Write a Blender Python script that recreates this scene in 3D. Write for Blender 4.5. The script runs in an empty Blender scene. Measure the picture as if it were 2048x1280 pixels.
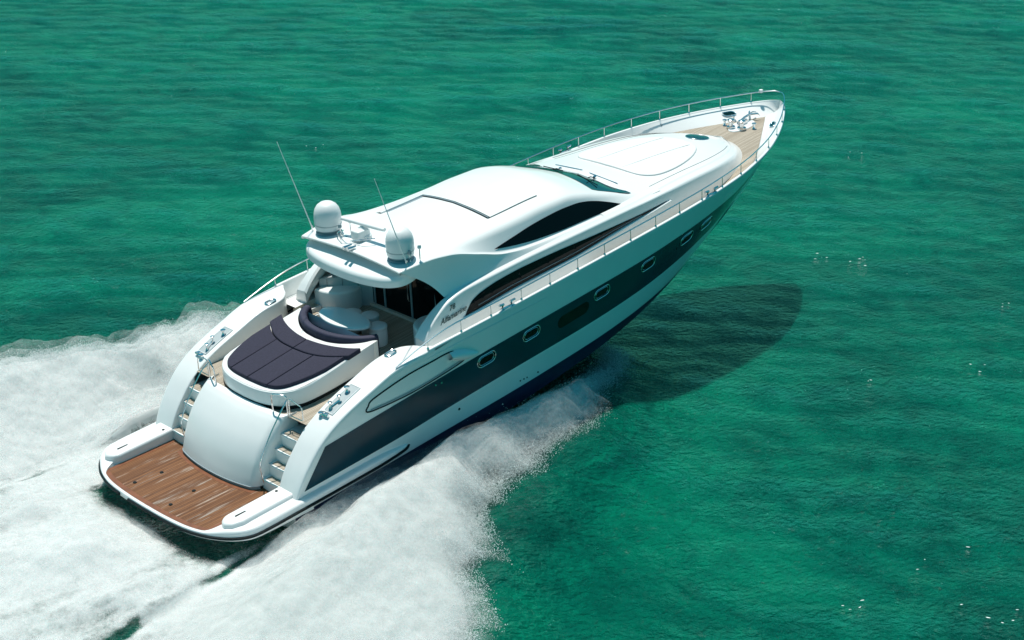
import bpy, bmesh, math, random
import numpy as np
from mathutils import Matrix, Vector

# ------------------------------------------------------------------ camera, sky, sun
scene = bpy.context.scene
COL = scene.collection
TRIM = math.radians(3.4)                 # the yacht planes with her bow up
RIDE = 0.70                              # height of the swim platform over the sea
BOAT = Matrix.Translation((0, 0, RIDE)) @ Matrix.Rotation(-TRIM, 4, 'Y')

cam = bpy.data.cameras.new("camera")
cam.sensor_width = 36.0
cam.lens = 3407.0 / 2048.0 * 36.0
cam.clip_start, cam.clip_end = 0.5, 30000.0
cam_ob = bpy.data.objects.new("camera", cam)
COL.objects.link(cam_ob)
_f = Vector((0.65720926, 0.64550857, -0.3890947))
_r = Vector((0.70091703, -0.71324254, 0.00062964))
_u = _r.cross(_f)
_m = Matrix((_r, _u, -_f)).transposed().to_4x4()
_m.translation = (-19.23214, -30.4641, 20.0654)
cam_ob.matrix_world = _m
scene.camera = cam_ob

SUN_EL, SUN_AZ = math.radians(72.5), math.radians(66)   # azimuth measured from +X towards +Y
SUN_DIR = Vector((math.cos(SUN_EL) * math.cos(SUN_AZ), math.cos(SUN_EL) * math.sin(SUN_AZ), math.sin(SUN_EL)))
world = bpy.data.worlds.new("World")
scene.world = world
world.use_nodes = True
wn, wl = world.node_tree.nodes, world.node_tree.links
sky = wn.new("ShaderNodeTexSky")
sky.sky_type = 'NISHITA'
sky.sun_disc = False
sky.sun_elevation = SUN_EL
sky.sun_rotation = math.pi / 2 - SUN_AZ
sky.ozone_density = 1.0
sky.dust_density = 0.6
bg = wn["Background"]
bg.inputs["Strength"].default_value = 0.102
tint = wn.new("ShaderNodeMix")
tint.data_type = 'RGBA'; tint.blend_type = 'MULTIPLY'
tint.inputs["Factor"].default_value = 1.0
tint.inputs["B"].default_value = (0.14, 0.86, 0.82, 1)
wl.new(sky.outputs["Color"], tint.inputs["A"])
wl.new(tint.outputs["Result"], bg.inputs["Color"])

sun = bpy.data.lights.new("sun", 'SUN')
sun.energy = 5.0
sun.angle = math.radians(0.53)
sun.color = (1.0, 0.95, 0.88)
sun_ob = bpy.data.objects.new("sun", sun)
COL.objects.link(sun_ob)
sun_ob.rotation_euler = (-SUN_DIR).to_track_quat('-Z', 'Y').to_euler()

scene.view_settings.view_transform = 'Standard'
scene.view_settings.look = 'None'
scene.view_settings.exposure = 0.0
scene.view_settings.gamma = 1.0
scene.view_settings.use_curve_mapping = False
scene.render.engine = 'CYCLES'
scene.cycles.use_denoising = True
scene.cycles.max_bounces = 8
scene.cycles.transparent_max_bounces = 24

# ------------------------------------------------------------------ curve helpers
def pc(pairs):
    """Smooth, overshoot-free interpolation through (x, value) pairs."""
    x = np.array([p[0] for p in pairs], float)
    y = np.array([p[1] for p in pairs], float)
    h = np.diff(x); d = np.diff(y) / h
    m = np.zeros_like(x)
    m[0], m[-1] = d[0], d[-1]
    for i in range(1, len(x) - 1):
        if d[i-1] * d[i] > 0:
            w1, w2 = 2*h[i] + h[i-1], h[i] + 2*h[i-1]
            m[i] = (w1 + w2) / (w1 / d[i-1] + w2 / d[i])
    def f(t):
        t = np.clip(t, x[0], x[-1])
        k = np.clip(np.searchsorted(x, t, side='right') - 1, 0, len(x) - 2)
        s = (t - x[k]) / h[k]
        r = ((1 + 2*s) * (1-s)**2 * y[k] + s*(1-s)**2 * h[k]*m[k] + s*s*(3 - 2*s) * y[k+1] + s*s*(s-1) * h[k]*m[k+1])
        return float(r) if np.ndim(t) == 0 else r
    return f

def smooth(t, a, b):
    t = np.clip((t - a) / (b - a), 0, 1)
    return t * t * (3 - 2 * t)

def catmull(P, n, closed=False):
    P = [np.array(p, float) for p in P]
    N = len(P); out = []
    segs = N if closed else N - 1
    for i in range(segs):
        if closed:
            a, b, c, d = P[(i-1) % N], P[i], P[(i+1) % N], P[(i+2) % N]
        else:
            b, c = P[i], P[i+1]
            a = P[i-1] if i else 2*b - c
            d = P[i+2] if i + 2 < N else 2*c - b
        for k in range(n):
            t = k / n
            out.append(0.5 * (2*b + (c-a)*t + (2*a - 5*b + 4*c - d)*t*t + (3*b - a - 3*c + d)*t**3))
    if not closed:
        out.append(P[-1])
    return out

# ------------------------------------------------------------------ hull form (yacht axes: x forward from the platform, y to port, z up)
sheer_z = lambda x: 3.07 + 0.054 * (x - 16.63)
sheer_y = pc([(-1, 2.93), (1.5, 2.95), (5, 2.97), (9, 3.0), (12.5, 2.985), (14.5, 2.96), (16.6, 2.88), (17.65, 2.79), (18.67, 2.66), (19.68, 2.44),
              (20.67, 2.14), (21.61, 1.74), (22.4, 1.33), (23.0, 0.96), (23.5, 0.62), (23.85, 0.32), (24.05, 0.0)])
coam_z = pc([(1.80, 0.05), (1.88, 0.22), (1.98, 0.44), (2.17, 0.77), (2.36, 1.02), (2.67, 1.36), (3.03, 1.63), (3.45, 1.85), (4.2, 2.13), (5.17, 2.42), (6.2, 2.51), (7.3, 2.566), (8.5, sheer_z(8.5))])
top_z = lambda x: coam_z(x) if x < 8.5 else sheer_z(x)
chine_y = pc([(1.5, 2.74), (8, 2.70), (12, 2.52), (14, 2.33), (16, 1.98), (18, 1.46), (20, 0.85), (21.5, 0.42), (22.6, 0.17), (23.4, 0.06), (24.05, 0.0)])
keel_z = pc([(1.5, -1.25), (8, -1.5), (14, -1.6), (16, -1.52), (18, -1.12), (19.25, -0.52), (20.27, -0.06), (21.4, 0.5), (22.58, 1.22), (23.4, 2.0), (23.85, 2.75), (24.05, 3.40)])
chine_z = pc([(1.5, -0.55), (8, -0.42), (12, -0.15), (14, 0.08), (16, 0.36), (18, 0.68), (20, 0.98), (21.5, 1.22), (22.6, 1.55), (23.4, 2.2), (23.85, 2.85), (24.05, 3.42)])
hull_p = pc([(1.5, 0.85), (9, 0.85), (14, 0.85), (18, 0.85), (21, 1.0), (24.05, 1.1)])

def hull_half(x, z):
    """Half-breadth of the topsides at station x, height z."""
    zs, zc, yc, yb = max(sheer_z(x), 2.0), chine_z(x), chine_y(x), sheer_y(x)
    if z >= zc:
        t = min(1.0, (z - zc) / (zs - zc))
        return yc + (yb - yc) * t ** hull_p(x)
    zk = keel_z(x)
    return yc * max(0.0, (z - zk) / max(1e-6, zc - zk))

deck_z = lambda x: sheer_z(x) - 0.40 + 0.10 * float(smooth(x, 18, 22))

# superstructure key lines: half-breadth and height as functions of x
c1_y = pc([(6.4, 2.44), (7, 2.41), (8, 2.37), (10, 2.34), (14.6, 2.32), (16, 2.24), (17.2, 2.13), (18.5, 1.97), (19.5, 1.68), (20.3, 1.22), (20.6, 0.96), (20.9, 0.55), (21.02, 0.28), (21.08, 0.0)])
c1_z = pc([(6.4, 2.40), (6.6, 2.64), (6.96, 2.93), (7.4, 3.16), (8, 3.27), (8.9, 3.31), (10.3, 3.365), (11.6, 3.39), (13.2, 3.42), (14.6, 3.44), (16.5, 3.43), (18.5, 3.36), (19.5, 3.27), (20.3, 3.15), (20.8, 3.07), (21.08, 3.03)])
c1_w = pc([(6.4, 0.32), (7, 0.25), (7.5, 0.18), (8.2, 0.12), (9, 0.10), (14, 0.10), (16.5, 0.22), (21.08, 0.22)])
c2_y = pc([(6.3, 1.86), (7.2, 1.99), (7.8, 2.05), (8.75, 2.10), (9.6, 2.13), (10.5, 2.14), (14, 2.13), (15.8, 2.12)])
c2_z = pc([(6.3, 4.13), (7.2, 4.20), (7.8, 4.15), (8.75, 3.88), (9.6, 3.62), (10.5, 3.51), (11.65, 3.475), (12.8, 3.47), (14, 3.48), (15.8, 3.48)])
c2_w = pc([(6.3, 0.02), (7.8, 0.03), (8.8, 0.07), (10, 0.09), (15.8, 0.09)])
sh_y = pc([(6.3, 1.72), (7.2, 1.78), (8.5, 1.78), (13, 1.75), (14, 1.76), (14.9, 1.84), (15.8, 2.0)])
sh_z = pc([(6.3, 4.17), (7.2, 4.235), (8.2, 4.21), (9.6, 4.17), (10.5, 4.18), (11.4, 4.22), (12.2, 4.22), (12.95, 4.10), (13.5, 3.96), (14.2, 3.76), (14.9, 3.58), (15.8, 3.50)])
r1_z = pc([(6.3, 4.21), (8.4, 4.22), (9.96, 4.27), (11.65, 4.34), (12.5, 4.32), (13.1, 4.18), (13.75, 3.95), (14.2, 3.83), (14.7, 3.67), (15.8, 3.46)])
r0_z = pc([(6.3, 4.26), (8, 4.30), (9.96, 4.38), (11.7, 4.45), (12.5, 4.43), (13.1, 4.30), (13.8, 4.06), (14.25, 3.93), (14.7, 3.77), (15.8, 3.50)])
t0_z = pc([(13.2, 3.82), (14.7, 3.79), (16, 3.68), (17.5, 3.61), (19, 3.50), (20, 3.38), (20.7, 3.20), (21.08, 3.05)])

def c1i(x):
    y = c1_y(x)
    return y - min(c1_w(x), 0.5 * y), c1_z(x) + 0.035
def roof_at(x, y):
    y = abs(y)
    f = pc([(0, r0_z(x)), (0.6, 0.7 * r0_z(x) + 0.3 * r1_z(x)), (1.25, r1_z(x)), (sh_y(x), sh_z(x))])
    return f(min(y, sh_y(x)))
def trunk_at(x, y):
    yi, zi = c1i(x)
    return zi + (t0_z(x) - zi) * (1 - min(1.0, abs(y) / max(yi, 1e-3)) ** 2)
def base_yz(x):
    return c1_y(x) * 1.02 + 0.06, deck_z(x) - 0.03
def lower_side(x, z):
    yb, zb = base_yz(x)
    return yb + (c1_y(x) - yb) * np.clip((z - zb) / (c1_z(x) - zb), 0, 1)
def upper_side(x, z):
    y0, z0 = c2_y(x) - c2_w(x), c2_z(x) + 0.025
    return y0 + (sh_y(x) - y0) * np.clip((z - z0) / max(0.05, sh_z(x) - z0), 0, 1)
#END_CORE
# ------------------------------------------------------------------ materials
def new_mat(name):
    m = bpy.data.materials.new(name)
    m.use_nodes = True
    nt = m.node_tree
    return m, nt, nt.nodes["Principled BSDF"]

def plain(name, col, rough=0.4, metal=0.0, coat=0.0, var=0.0, scale=3.0, spec=None, bump=0.0):
    m, nt, b = new_mat(name)
    b.inputs["Base Color"].default_value = (*col, 1)
    b.inputs["Roughness"].default_value = rough
    b.inputs["Metallic"].default_value = metal
    b.inputs["Coat Weight"].default_value = coat
    b.inputs["Coat Roughness"].default_value = 0.06
    if spec is not None:
        b.inputs["Specular IOR Level"].default_value = spec
    if var > 0 or bump > 0:
        tc = nt.nodes.new("ShaderNodeTexCoord")
        n = nt.nodes.new("ShaderNodeTexNoise")
        n.inputs["Scale"].default_value = scale; n.inputs["Detail"].default_value = 5
        nt.links.new(tc.outputs["Object"], n.inputs["Vector"])
        if var > 0:
            r = nt.nodes.new("ShaderNodeMapRange")
            r.inputs["From Min"].default_value = 0.3; r.inputs["From Max"].default_value = 0.7
            r.inputs["To Min"].default_value = 1 - var; r.inputs["To Max"].default_value = 1 + var
            nt.links.new(n.outputs["Fac"], r.inputs["Value"])
            mx = nt.nodes.new("ShaderNodeMix"); mx.data_type = 'RGBA'; mx.blend_type = 'MULTIPLY'
            mx.inputs["Factor"].default_value = 1
            mx.inputs["A"].default_value = (*col, 1)
            nt.links.new(r.outputs["Result"], mx.inputs["B"])
            nt.links.new(mx.outputs["Result"], b.inputs["Base Color"])
        if bump > 0:
            bp = nt.nodes.new("ShaderNodeBump"); bp.inputs["Strength"].default_value = bump; bp.inputs["Distance"].default_value = 0.02
            nt.links.new(n.outputs["Fac"], bp.inputs["Height"])
            nt.links.new(bp.outputs["Normal"], b.inputs["Normal"])
    return m

def math_node(nt, op, a, b=None, c=None):
    n = nt.nodes.new("ShaderNodeMath"); n.operation = op
    for i, v in enumerate((a, b, c)):
        if v is None: continue
        if isinstance(v, (int, float)): n.inputs[i].default_value = v
        else: nt.links.new(v, n.inputs[i])
    return n.outputs[0]

def teak(name, light, dark, bleach=0.0, rough=0.55, pitch=0.055):
    """Planks running fore and aft with thin caulking seams, grain and plank to plank variation."""
    m, nt, b = new_mat(name)
    N, L = nt.nodes, nt.links
    tc = N.new("ShaderNodeTexCoord")
    sp = N.new("ShaderNodeSeparateXYZ"); L.new(tc.outputs["Object"], sp.inputs[0])
    row = math_node(nt, 'DIVIDE', sp.outputs["Y"], pitch)
    fl = math_node(nt, 'FLOOR', row); fr = math_node(nt, 'FRACT', row)
    wnz = N.new("ShaderNodeTexWhiteNoise"); wnz.noise_dimensions = '1D'; L.new(fl, wnz.inputs["W"])
    shift = math_node(nt, 'MULTIPLY', wnz.outputs["Value"], 7.0)
    px = math_node(nt, 'ADD', math_node(nt, 'MULTIPLY', sp.outputs["X"], 1.6), shift)
    cb = N.new("ShaderNodeCombineXYZ")
    L.new(px, cb.inputs["X"]); L.new(math_node(nt, 'MULTIPLY', sp.outputs["Y"], 55.0), cb.inputs["Y"])
    gr = N.new("ShaderNodeTexNoise"); gr.inputs["Scale"].default_value = 1.0; gr.inputs["Detail"].default_value = 6
    L.new(cb.outputs[0], gr.inputs["Vector"])
    f = math_node(nt, 'ADD', math_node(nt, 'MULTIPLY', gr.outputs["Fac"], 0.75), math_node(nt, 'MULTIPLY', wnz.outputs["Value"], 0.42))
    ramp = N.new("ShaderNodeValToRGB")
    ramp.color_ramp.elements[0].position = 0.3; ramp.color_ramp.elements[0].color = (*dark, 1)
    ramp.color_ramp.elements[1].position = 0.85; ramp.color_ramp.elements[1].color = (*light, 1)
    L.new(f, ramp.inputs["Fac"])
    col = ramp.outputs["Color"]
    if bleach > 0:
        cb2 = N.new("ShaderNodeCombineXYZ")
        L.new(math_node(nt, 'ADD', math_node(nt, 'MULTIPLY', sp.outputs["X"], 0.55), math_node(nt, 'MULTIPLY', wnz.outputs["Value"], 2.2)), cb2.inputs["X"])
        L.new(math_node(nt, 'MULTIPLY', sp.outputs["Y"], 2.6), cb2.inputs["Y"])
        n2 = N.new("ShaderNodeTexNoise"); n2.inputs["Scale"].default_value = 1.0; n2.inputs["Detail"].default_value = 3
        L.new(cb2.outputs[0], n2.inputs["Vector"])
        cb3 = N.new("ShaderNodeCombineXYZ")
        L.new(math_node(nt, 'MULTIPLY', sp.outputs["X"], 3.0), cb3.inputs["X"]); L.new(math_node(nt, 'MULTIPLY', sp.outputs["Y"], 90.0), cb3.inputs["Y"])
        n3 = N.new("ShaderNodeTexNoise"); n3.inputs["Scale"].default_value = 1.0; n3.inputs["Detail"].default_value = 4
        L.new(cb3.outputs[0], n3.inputs["Vector"])
        mr = N.new("ShaderNodeMapRange"); mr.inputs["From Min"].default_value = 0.575; mr.inputs["From Max"].default_value = 0.70
        L.new(math_node(nt, 'ADD', n2.outputs["Fac"], math_node(nt, 'MULTIPLY', math_node(nt, 'SUBTRACT', n3.outputs["Fac"], 0.5), 0.5)), mr.inputs["Value"])
        mx = N.new("ShaderNodeMix"); mx.data_type = 'RGBA'
        L.new(math_node(nt, 'MULTIPLY', mr.outputs["Result"], bleach), mx.inputs["Factor"])
        L.new(col, mx.inputs["A"]); mx.inputs["B"].default_value = (0.56, 0.50, 0.43, 1)
        col = mx.outputs["Result"]
    seam = math_node(nt, 'LESS_THAN', math_node(nt, 'ABSOLUTE', math_node(nt, 'SUBTRACT', fr, 0.5)), 0.44)
    mx2 = N.new("ShaderNodeMix"); mx2.data_type = 'RGBA'
    L.new(seam, mx2.inputs["Factor"]); mx2.inputs["A"].default_value = (dark[0]*0.30, dark[1]*0.30, dark[2]*0.32, 1); L.new(col, mx2.inputs["B"])
    L.new(mx2.outputs["Result"], b.inputs["Base Color"])
    b.inputs["Roughness"].default_value = rough
    b.inputs["Specular IOR Level"].default_value = 0.2
    bp = N.new("ShaderNodeBump"); bp.inputs["Strength"].default_value = 0.25; bp.inputs["Distance"].default_value = 0.01
    L.new(gr.outputs["Fac"], bp.inputs["Height"]); L.new(bp.outputs["Normal"], b.inputs["Normal"])
    return m

M = {}
M['gel'] = plain('white_gelcoat', (0.80, 0.815, 0.80), rough=0.34, coat=0.5, var=0.02, scale=1.2)
M['nonskid'] = plain('white_nonskid', (0.77, 0.78, 0.76), rough=0.6, var=0.02, scale=40, bump=0.15)
M['band'] = plain('dark_band_paint', (0.004, 0.040, 0.060), rough=0.18, spec=0.22, var=0.15, scale=0.8)
M['navy'] = plain('navy_antifouling', (0.003, 0.010, 0.050), rough=0.45, var=0.2, scale=2.0)
M['glass'] = plain('tinted_black_glass', (0.003, 0.006, 0.007), rough=0.04, spec=0.12)
M['wsglass'] = plain('green_tinted_glass', (0.002, 0.016, 0.018), rough=0.04, spec=0.45)
M['steel'] = plain('polished_steel', (0.72, 0.73, 0.74), rough=0.16, metal=1.0)
M['rubber'] = plain('black_rubber', (0.006, 0.012, 0.014), rough=0.5, spec=0.15, var=0.2)
M['seam'] = plain('seam_shadow_gap', (0.12, 0.14, 0.14), rough=0.7)
M['teak'] = teak('pale_teak', (0.47, 0.41, 0.33), (0.31, 0.262, 0.20))
M['wetteak'] = teak('wet_brown_teak', (0.245, 0.108, 0.045), (0.115, 0.046, 0.019), bleach=0.55, rough=0.5, pitch=0.062)
M['cloth'] = plain('dark_plum_canvas', (0.023, 0.022, 0.044), rough=0.9, var=0.22, scale=26, bump=0.25)
M['sofa'] = plain('navy_upholstery', (0.020, 0.022, 0.052), rough=0.75, var=0.15, scale=14, bump=0.2)
M['cream'] = plain('cream_moulding', (0.62, 0.58, 0.49), rough=0.5, var=0.03)
M['grey'] = plain('grey_lacquer', (0.42, 0.47, 0.48), rough=0.4, var=0.03)
M['vinyl'] = plain('white_vinyl', (0.72, 0.73, 0.715), rough=0.5, var=0.025, scale=6, bump=0.06)
M['script'] = plain('dark_green_lettering', (0.01, 0.06, 0.06), rough=0.4)
M['dome'] = plain('radome_white', (0.78, 0.79, 0.78), rough=0.45, coat=0.2, var=0.015)
M['skirt'] = plain('grey_skirt', (0.25, 0.32, 0.35), rough=0.5, var=0.05)

# ------------------------------------------------------------------ mesh helpers
class MB:
    def __init__(s): s.v, s.f, s.flat = [], [], set()
    def add(s, vs, fs, flat=False):
        o = len(s.v)
        s.v += [tuple(map(float, p)) for p in vs]
        for f in fs:
            if flat: s.flat.add(len(s.f))
            s.f.append(tuple(i + o for i in f))
        return s
    def grid(s, rows, closed_u=False, closed_v=False, flat=False):
        n, m = len(rows), len(rows[0])
        vs = [p for r in rows for p in r]
        fs = []
        for i in range(n if closed_u else n - 1):
            for j in range(m if closed_v else m - 1):
                a, b = i * m + j, i * m + (j + 1) % m
                c, d = ((i + 1) % n) * m + (j + 1) % m, ((i + 1) % n) * m + j
                fs.append((a, b, c, d))
        return s.add(vs, fs, flat)
    def tube(s, pts, r, n=8, closed=False, cap=True):
        pts = [np.array(p, float) for p in pts]
        N = len(pts); rows = []
        ref = np.array((0.0, 0, 1))
        for i, p in enumerate(pts):
            a = pts[(i - 1) % N] if (closed or i) else p
            b = pts[(i + 1) % N] if (closed or i < N - 1) else p
            t = b - a; t = t / (np.linalg.norm(t) + 1e-12)
            u = np.cross(t, ref)
            if np.linalg.norm(u) < 0.05: u = np.cross(t, np.array((1.0, 0.2, 0)))
            u /= np.linalg.norm(u); w = np.cross(u, t)
            rr = r[i] if isinstance(r, (list, tuple)) else r
            rows.append([p + rr * (math.cos(2*math.pi*k/n) * u + math.sin(2*math.pi*k/n) * w) for k in range(n)])
        o = len(s.v)
        s.grid(rows, closed_u=closed, closed_v=True)
        if cap and not closed:
            s.f.append(tuple(o + k for k in range(n))[::-1]); s.f.append(tuple(o + (N-1)*n + k for k in range(n)))
        return s
    def lathe(s, prof, c=(0, 0, 0), n=32, squash=1.0):
        """prof: (radius, z) pairs from bottom to top."""
        rows = [[(c[0] + r*math.cos(2*math.pi*k/n), c[1] + squash*r*math.sin(2*math.pi*k/n), c[2] + z) for k in range(n)] for r, z in prof]
        return s.grid(rows, closed_v=True)
    def slab(s, outline, z0, z1, r=0.0, top=None, seg=4):
        """Solid from a plan outline (x, y); z0, z1 numbers or functions of (x, y); upper edge rounded by r."""
        P = np.array(outline, float); n = len(P)
        Z0 = z0 if callable(z0) else (lambda x, y: z0)
        Z1 = z1 if callable(z1) else (lambda x, y: z1)
        area = sum(P[i][0]*P[(i+1) % n][1] - P[(i+1) % n][0]*P[i][1] for i in range(n))
        if area < 0: P = P[::-1]
        e = np.roll(P, -1, 0) - P
        nrm = np.stack([e[:, 1], -e[:, 0]], 1); nrm /= (np.linalg.norm(nrm, axis=1)[:, None] + 1e-9)
        vn = nrm + np.roll(nrm, 1, 0); vn /= (np.linalg.norm(vn, axis=1)[:, None] + 1e-9)
        rows = [[(p[0], p[1], Z0(p[0], p[1])) for p in P]]
        if r > 0:
            for k in range(seg + 1):
                a = math.pi/2 * k/seg
                Q = P - vn * (r * (1 - math.cos(a)))
                rows.append([(q[0], q[1], Z1(p[0], p[1]) - r + r*math.sin(a)) for q, p in zip(Q, P)])
        else:
            rows.append([(p[0], p[1], Z1(p[0], p[1])) for p in P])
        o = len(s.v)
        s.grid(rows, closed_v=True)
        last = len(rows) - 1
        top_i = [o + last*n + k for k in range(n)]
        c = np.mean([s.v[i] for i in top_i], 0)
        s._fan(top_i, Z1 if callable(z1) else None, 0)
        s.f.append(tuple(o + k for k in range(n))[::-1])
        return s
    def _fan(s, loop, zf, _):
        """Cap a loop with shrinking rings so curved tops stay smooth."""
        n = len(loop); P = np.array([s.v[i] for i in loop]); c = P.mean(0)
        if zf is not None: c[2] = zf(c[0], c[1])
        prev = loop
        for f in (0.66, 0.33):
            o = len(s.v)
            for p in P:
                q = c + (p - c) * f
                z = zf(q[0], q[1]) if zf is not None else p[2]*f + c[2]*(1-f)
                s.v.append((q[0], q[1], z))
            cur = [o + k for k in range(n)]
            for k in range(n): s.f.append((prev[k], prev[(k+1) % n], cur[(k+1) % n], cur[k]))
            prev = cur
        o = len(s.v); s.v.append(tuple(c))
        for k in range(n): s.f.append((prev[k], prev[(k+1) % n], o))
    def box(s, c, d, r=0.0, rot=0.0):
        x, y, z = d[0]/2, d[1]/2, d[2]/2
        ca, sa = math.cos(rot), math.sin(rot)
        rr = min(r, x*0.95, y*0.95)
        out = []
        if rr > 0:
            for (sx, sy, a0) in ((1, 1, 0), (-1, 1, 90), (-1, -1, 180), (1, -1, 270)):
                for k in range(4):
                    a = math.radians(a0 + 30*k)
                    out.append((sx*(x-rr) + rr*math.cos(a), sy*(y-rr) + rr*math.sin(a)))
        else:
            out = [(x, y), (-x, y), (-x, -y), (x, -y)]
        out = [(c[0] + ca*p[0] - sa*p[1], c[1] + sa*p[0] + ca*p[1]) for p in out]
        return s.slab(out, c[2]-z, c[2]+z, r=min(r, z)*0.9)
    def flip_y(s):
        t = MB(); t.v = [(x, -y, z) for x, y, z in s.v]; t.f = [f[::-1] for f in s.f]; t.flat = set(s.flat)
        return t
    def moved(s, d):
        t = MB(); t.v = [(x+d[0], y+d[1], z+d[2]) for x, y, z in s.v]; t.f = list(s.f); t.flat = set(s.flat)
        return t
    def build(s, name, mat, parent=None, weld=True, angle=38, loc=None):
        me = bpy.data.meshes.new(name)
        me.from_pydata(s.v, [], s.f)
        bm = bmesh.new(); bm.from_mesh(me)
        if weld:
            bmesh.ops.remove_doubles(bm, verts=bm.verts, dist=1e-5)
            bmesh.ops.dissolve_degenerate(bm, edges=bm.edges, dist=1e-6)
        bmesh.ops.recalc_face_normals(bm, faces=bm.faces)
        lim = math.radians(angle)
        for f in bm.faces: f.smooth = True
        for e in bm.edges:
            if len(e.link_faces) == 2 and e.calc_face_angle(0) > lim: e.smooth = False
        bm.to_mesh(me); bm.free()
        me.materials.append(mat)
        ob = bpy.data.objects.new(name, me)
        COL.objects.link(ob)
        if parent is not None: ob.parent = parent
        if loc is not None: ob.location = loc
        return ob

def tag(o, label=None, cat=None, group=None, kind=None):
    for k, v in (('label', label), ('category', cat), ('group', group), ('kind', kind)):
        if v: o[k] = v
    return o
def thing(name, label, cat, at=(0, 0, 0), group=None):
    """An Empty standing on the yacht at a point given in the yacht's own axes."""
    o = bpy.data.objects.new(name, None); COL.objects.link(o)
    o.matrix_world = BOAT @ Matrix.Translation(at)
    o.empty_display_size = 0.3
    return tag(o, label, cat, group)
def copy_tree(o, parent=None):
    c = o.copy(); COL.objects.link(c)
    if parent is not None: c.parent = parent
    for ch in list(o.children): copy_tree(ch, c)
    return c

def rounded_section(pts, radii, seg=5):
    """Polyline in the y-z plane with its inner corners rounded; always the same number of points."""
    pts = [np.array(p, float) for p in pts]
    out = [pts[0]]
    for i in range(1, len(pts) - 1):
        a, b, c = pts[i-1], pts[i], pts[i+1]
        la, lc = np.linalg.norm(a-b), np.linalg.norm(c-b)
        r1, r2 = min(radii[i], 0.48*la), min(radii[i], 0.48*lc)
        p0 = b + (a-b)/(la+1e-9)*r1; p1 = b + (c-b)/(lc+1e-9)*r2
        for k in range(seg + 1):
            t = k / seg
            out.append((1-t)**2*p0 + 2*t*(1-t)*b + t*t*p1)
    out.append(pts[-1])
    return out

def patch(poly_top, poly_bot, surf, off, nv=10, nu=40, side=-1):
    """Sheet on a side surface y = surf(x, z) between an upper and a lower line z(x), standing off by `off`."""
    x0, x1 = max(poly_top[0][0], poly_bot[0][0]), min(poly_top[-1][0], poly_bot[-1][0])
    ft, fb = pc(poly_top), pc(poly_bot)
    rows = []
    for i in range(nu + 1):
        u = i / nu; u = u*u*(3-2*u)
        x = x0 + (x1 - x0) * u
        zt, zb = ft(x), fb(x)
        rows.append([(x, side*(surf(x, zb + (zt-zb)*j/nv) + off), zb + (zt-zb)*j/nv) for j in range(nv + 1)])
    return rows

def stadium(cx, cz, L, H, n=8, tilt=0.0):
    r = H/2; out = []
    for k in range(n + 1):
        a = math.radians(-90 + 180*k/n); out.append((L/2 - r + r*math.cos(a), r*math.sin(a)))
    for k in range(n + 1):
        a = math.radians(90 + 180*k/n); out.append((-L/2 + r + r*math.cos(a), r*math.sin(a)))
    c, s = math.cos(tilt), math.sin(tilt)
    return [(cx + c*x - s*z, cz + s*x + c*z) for x, z in out]
# ------------------------------------------------------------------ the yacht
yacht = bpy.data.objects.new("motor_yacht", None); COL.objects.link(yacht)
yacht.matrix_world = BOAT
tag(yacht, "long white motor yacht with a dark hull stripe speeding across the green sea", "yacht")
FLOOR = 1.55
floor_z = lambda x: 1.53 + 0.065*(x - 2.8)      # the cockpit sole rises forward with the sheer
nlin = lambda a, b, n: [a + (b-a)*i/(n-1) for i in range(n)]

# hull shell, both sides and keel in one skin
XS = nlin(1.80, 3.2, 22) + nlin(3.3, 20.0, 70) + nlin(20.15, 23.2, 24) + nlin(23.27, 24.045, 22)
def edge_r(x): return 0.13 - 0.09*float(smooth(x, 5.6, 7.2))
def hull_row(x, n=14, m=6):
    zt = top_z(x) - edge_r(x); zc, zk = chine_z(x), keel_z(x)
    zt = max(zt, zc + 0.02)
    half = [(x, hull_half(x, zt + (zc - zt)*i/n), zt + (zc - zt)*i/n) for i in range(n + 1)]
    half += [(x, chine_y(x)*(1 - i/m), zc + (zk - zc)*i/m) for i in range(1, m + 1)]
    return half
hull = MB(); rows = []
for x in XS:
    h = hull_row(x)
    rows.append([(a, -b, c) for a, b, c in h] + h[::-1][1:])
hull.grid(rows)
hull.f.append(tuple(range(len(rows[0]))))
hull_ob = hull.build("hull", M['gel'], yacht, angle=30)

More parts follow.
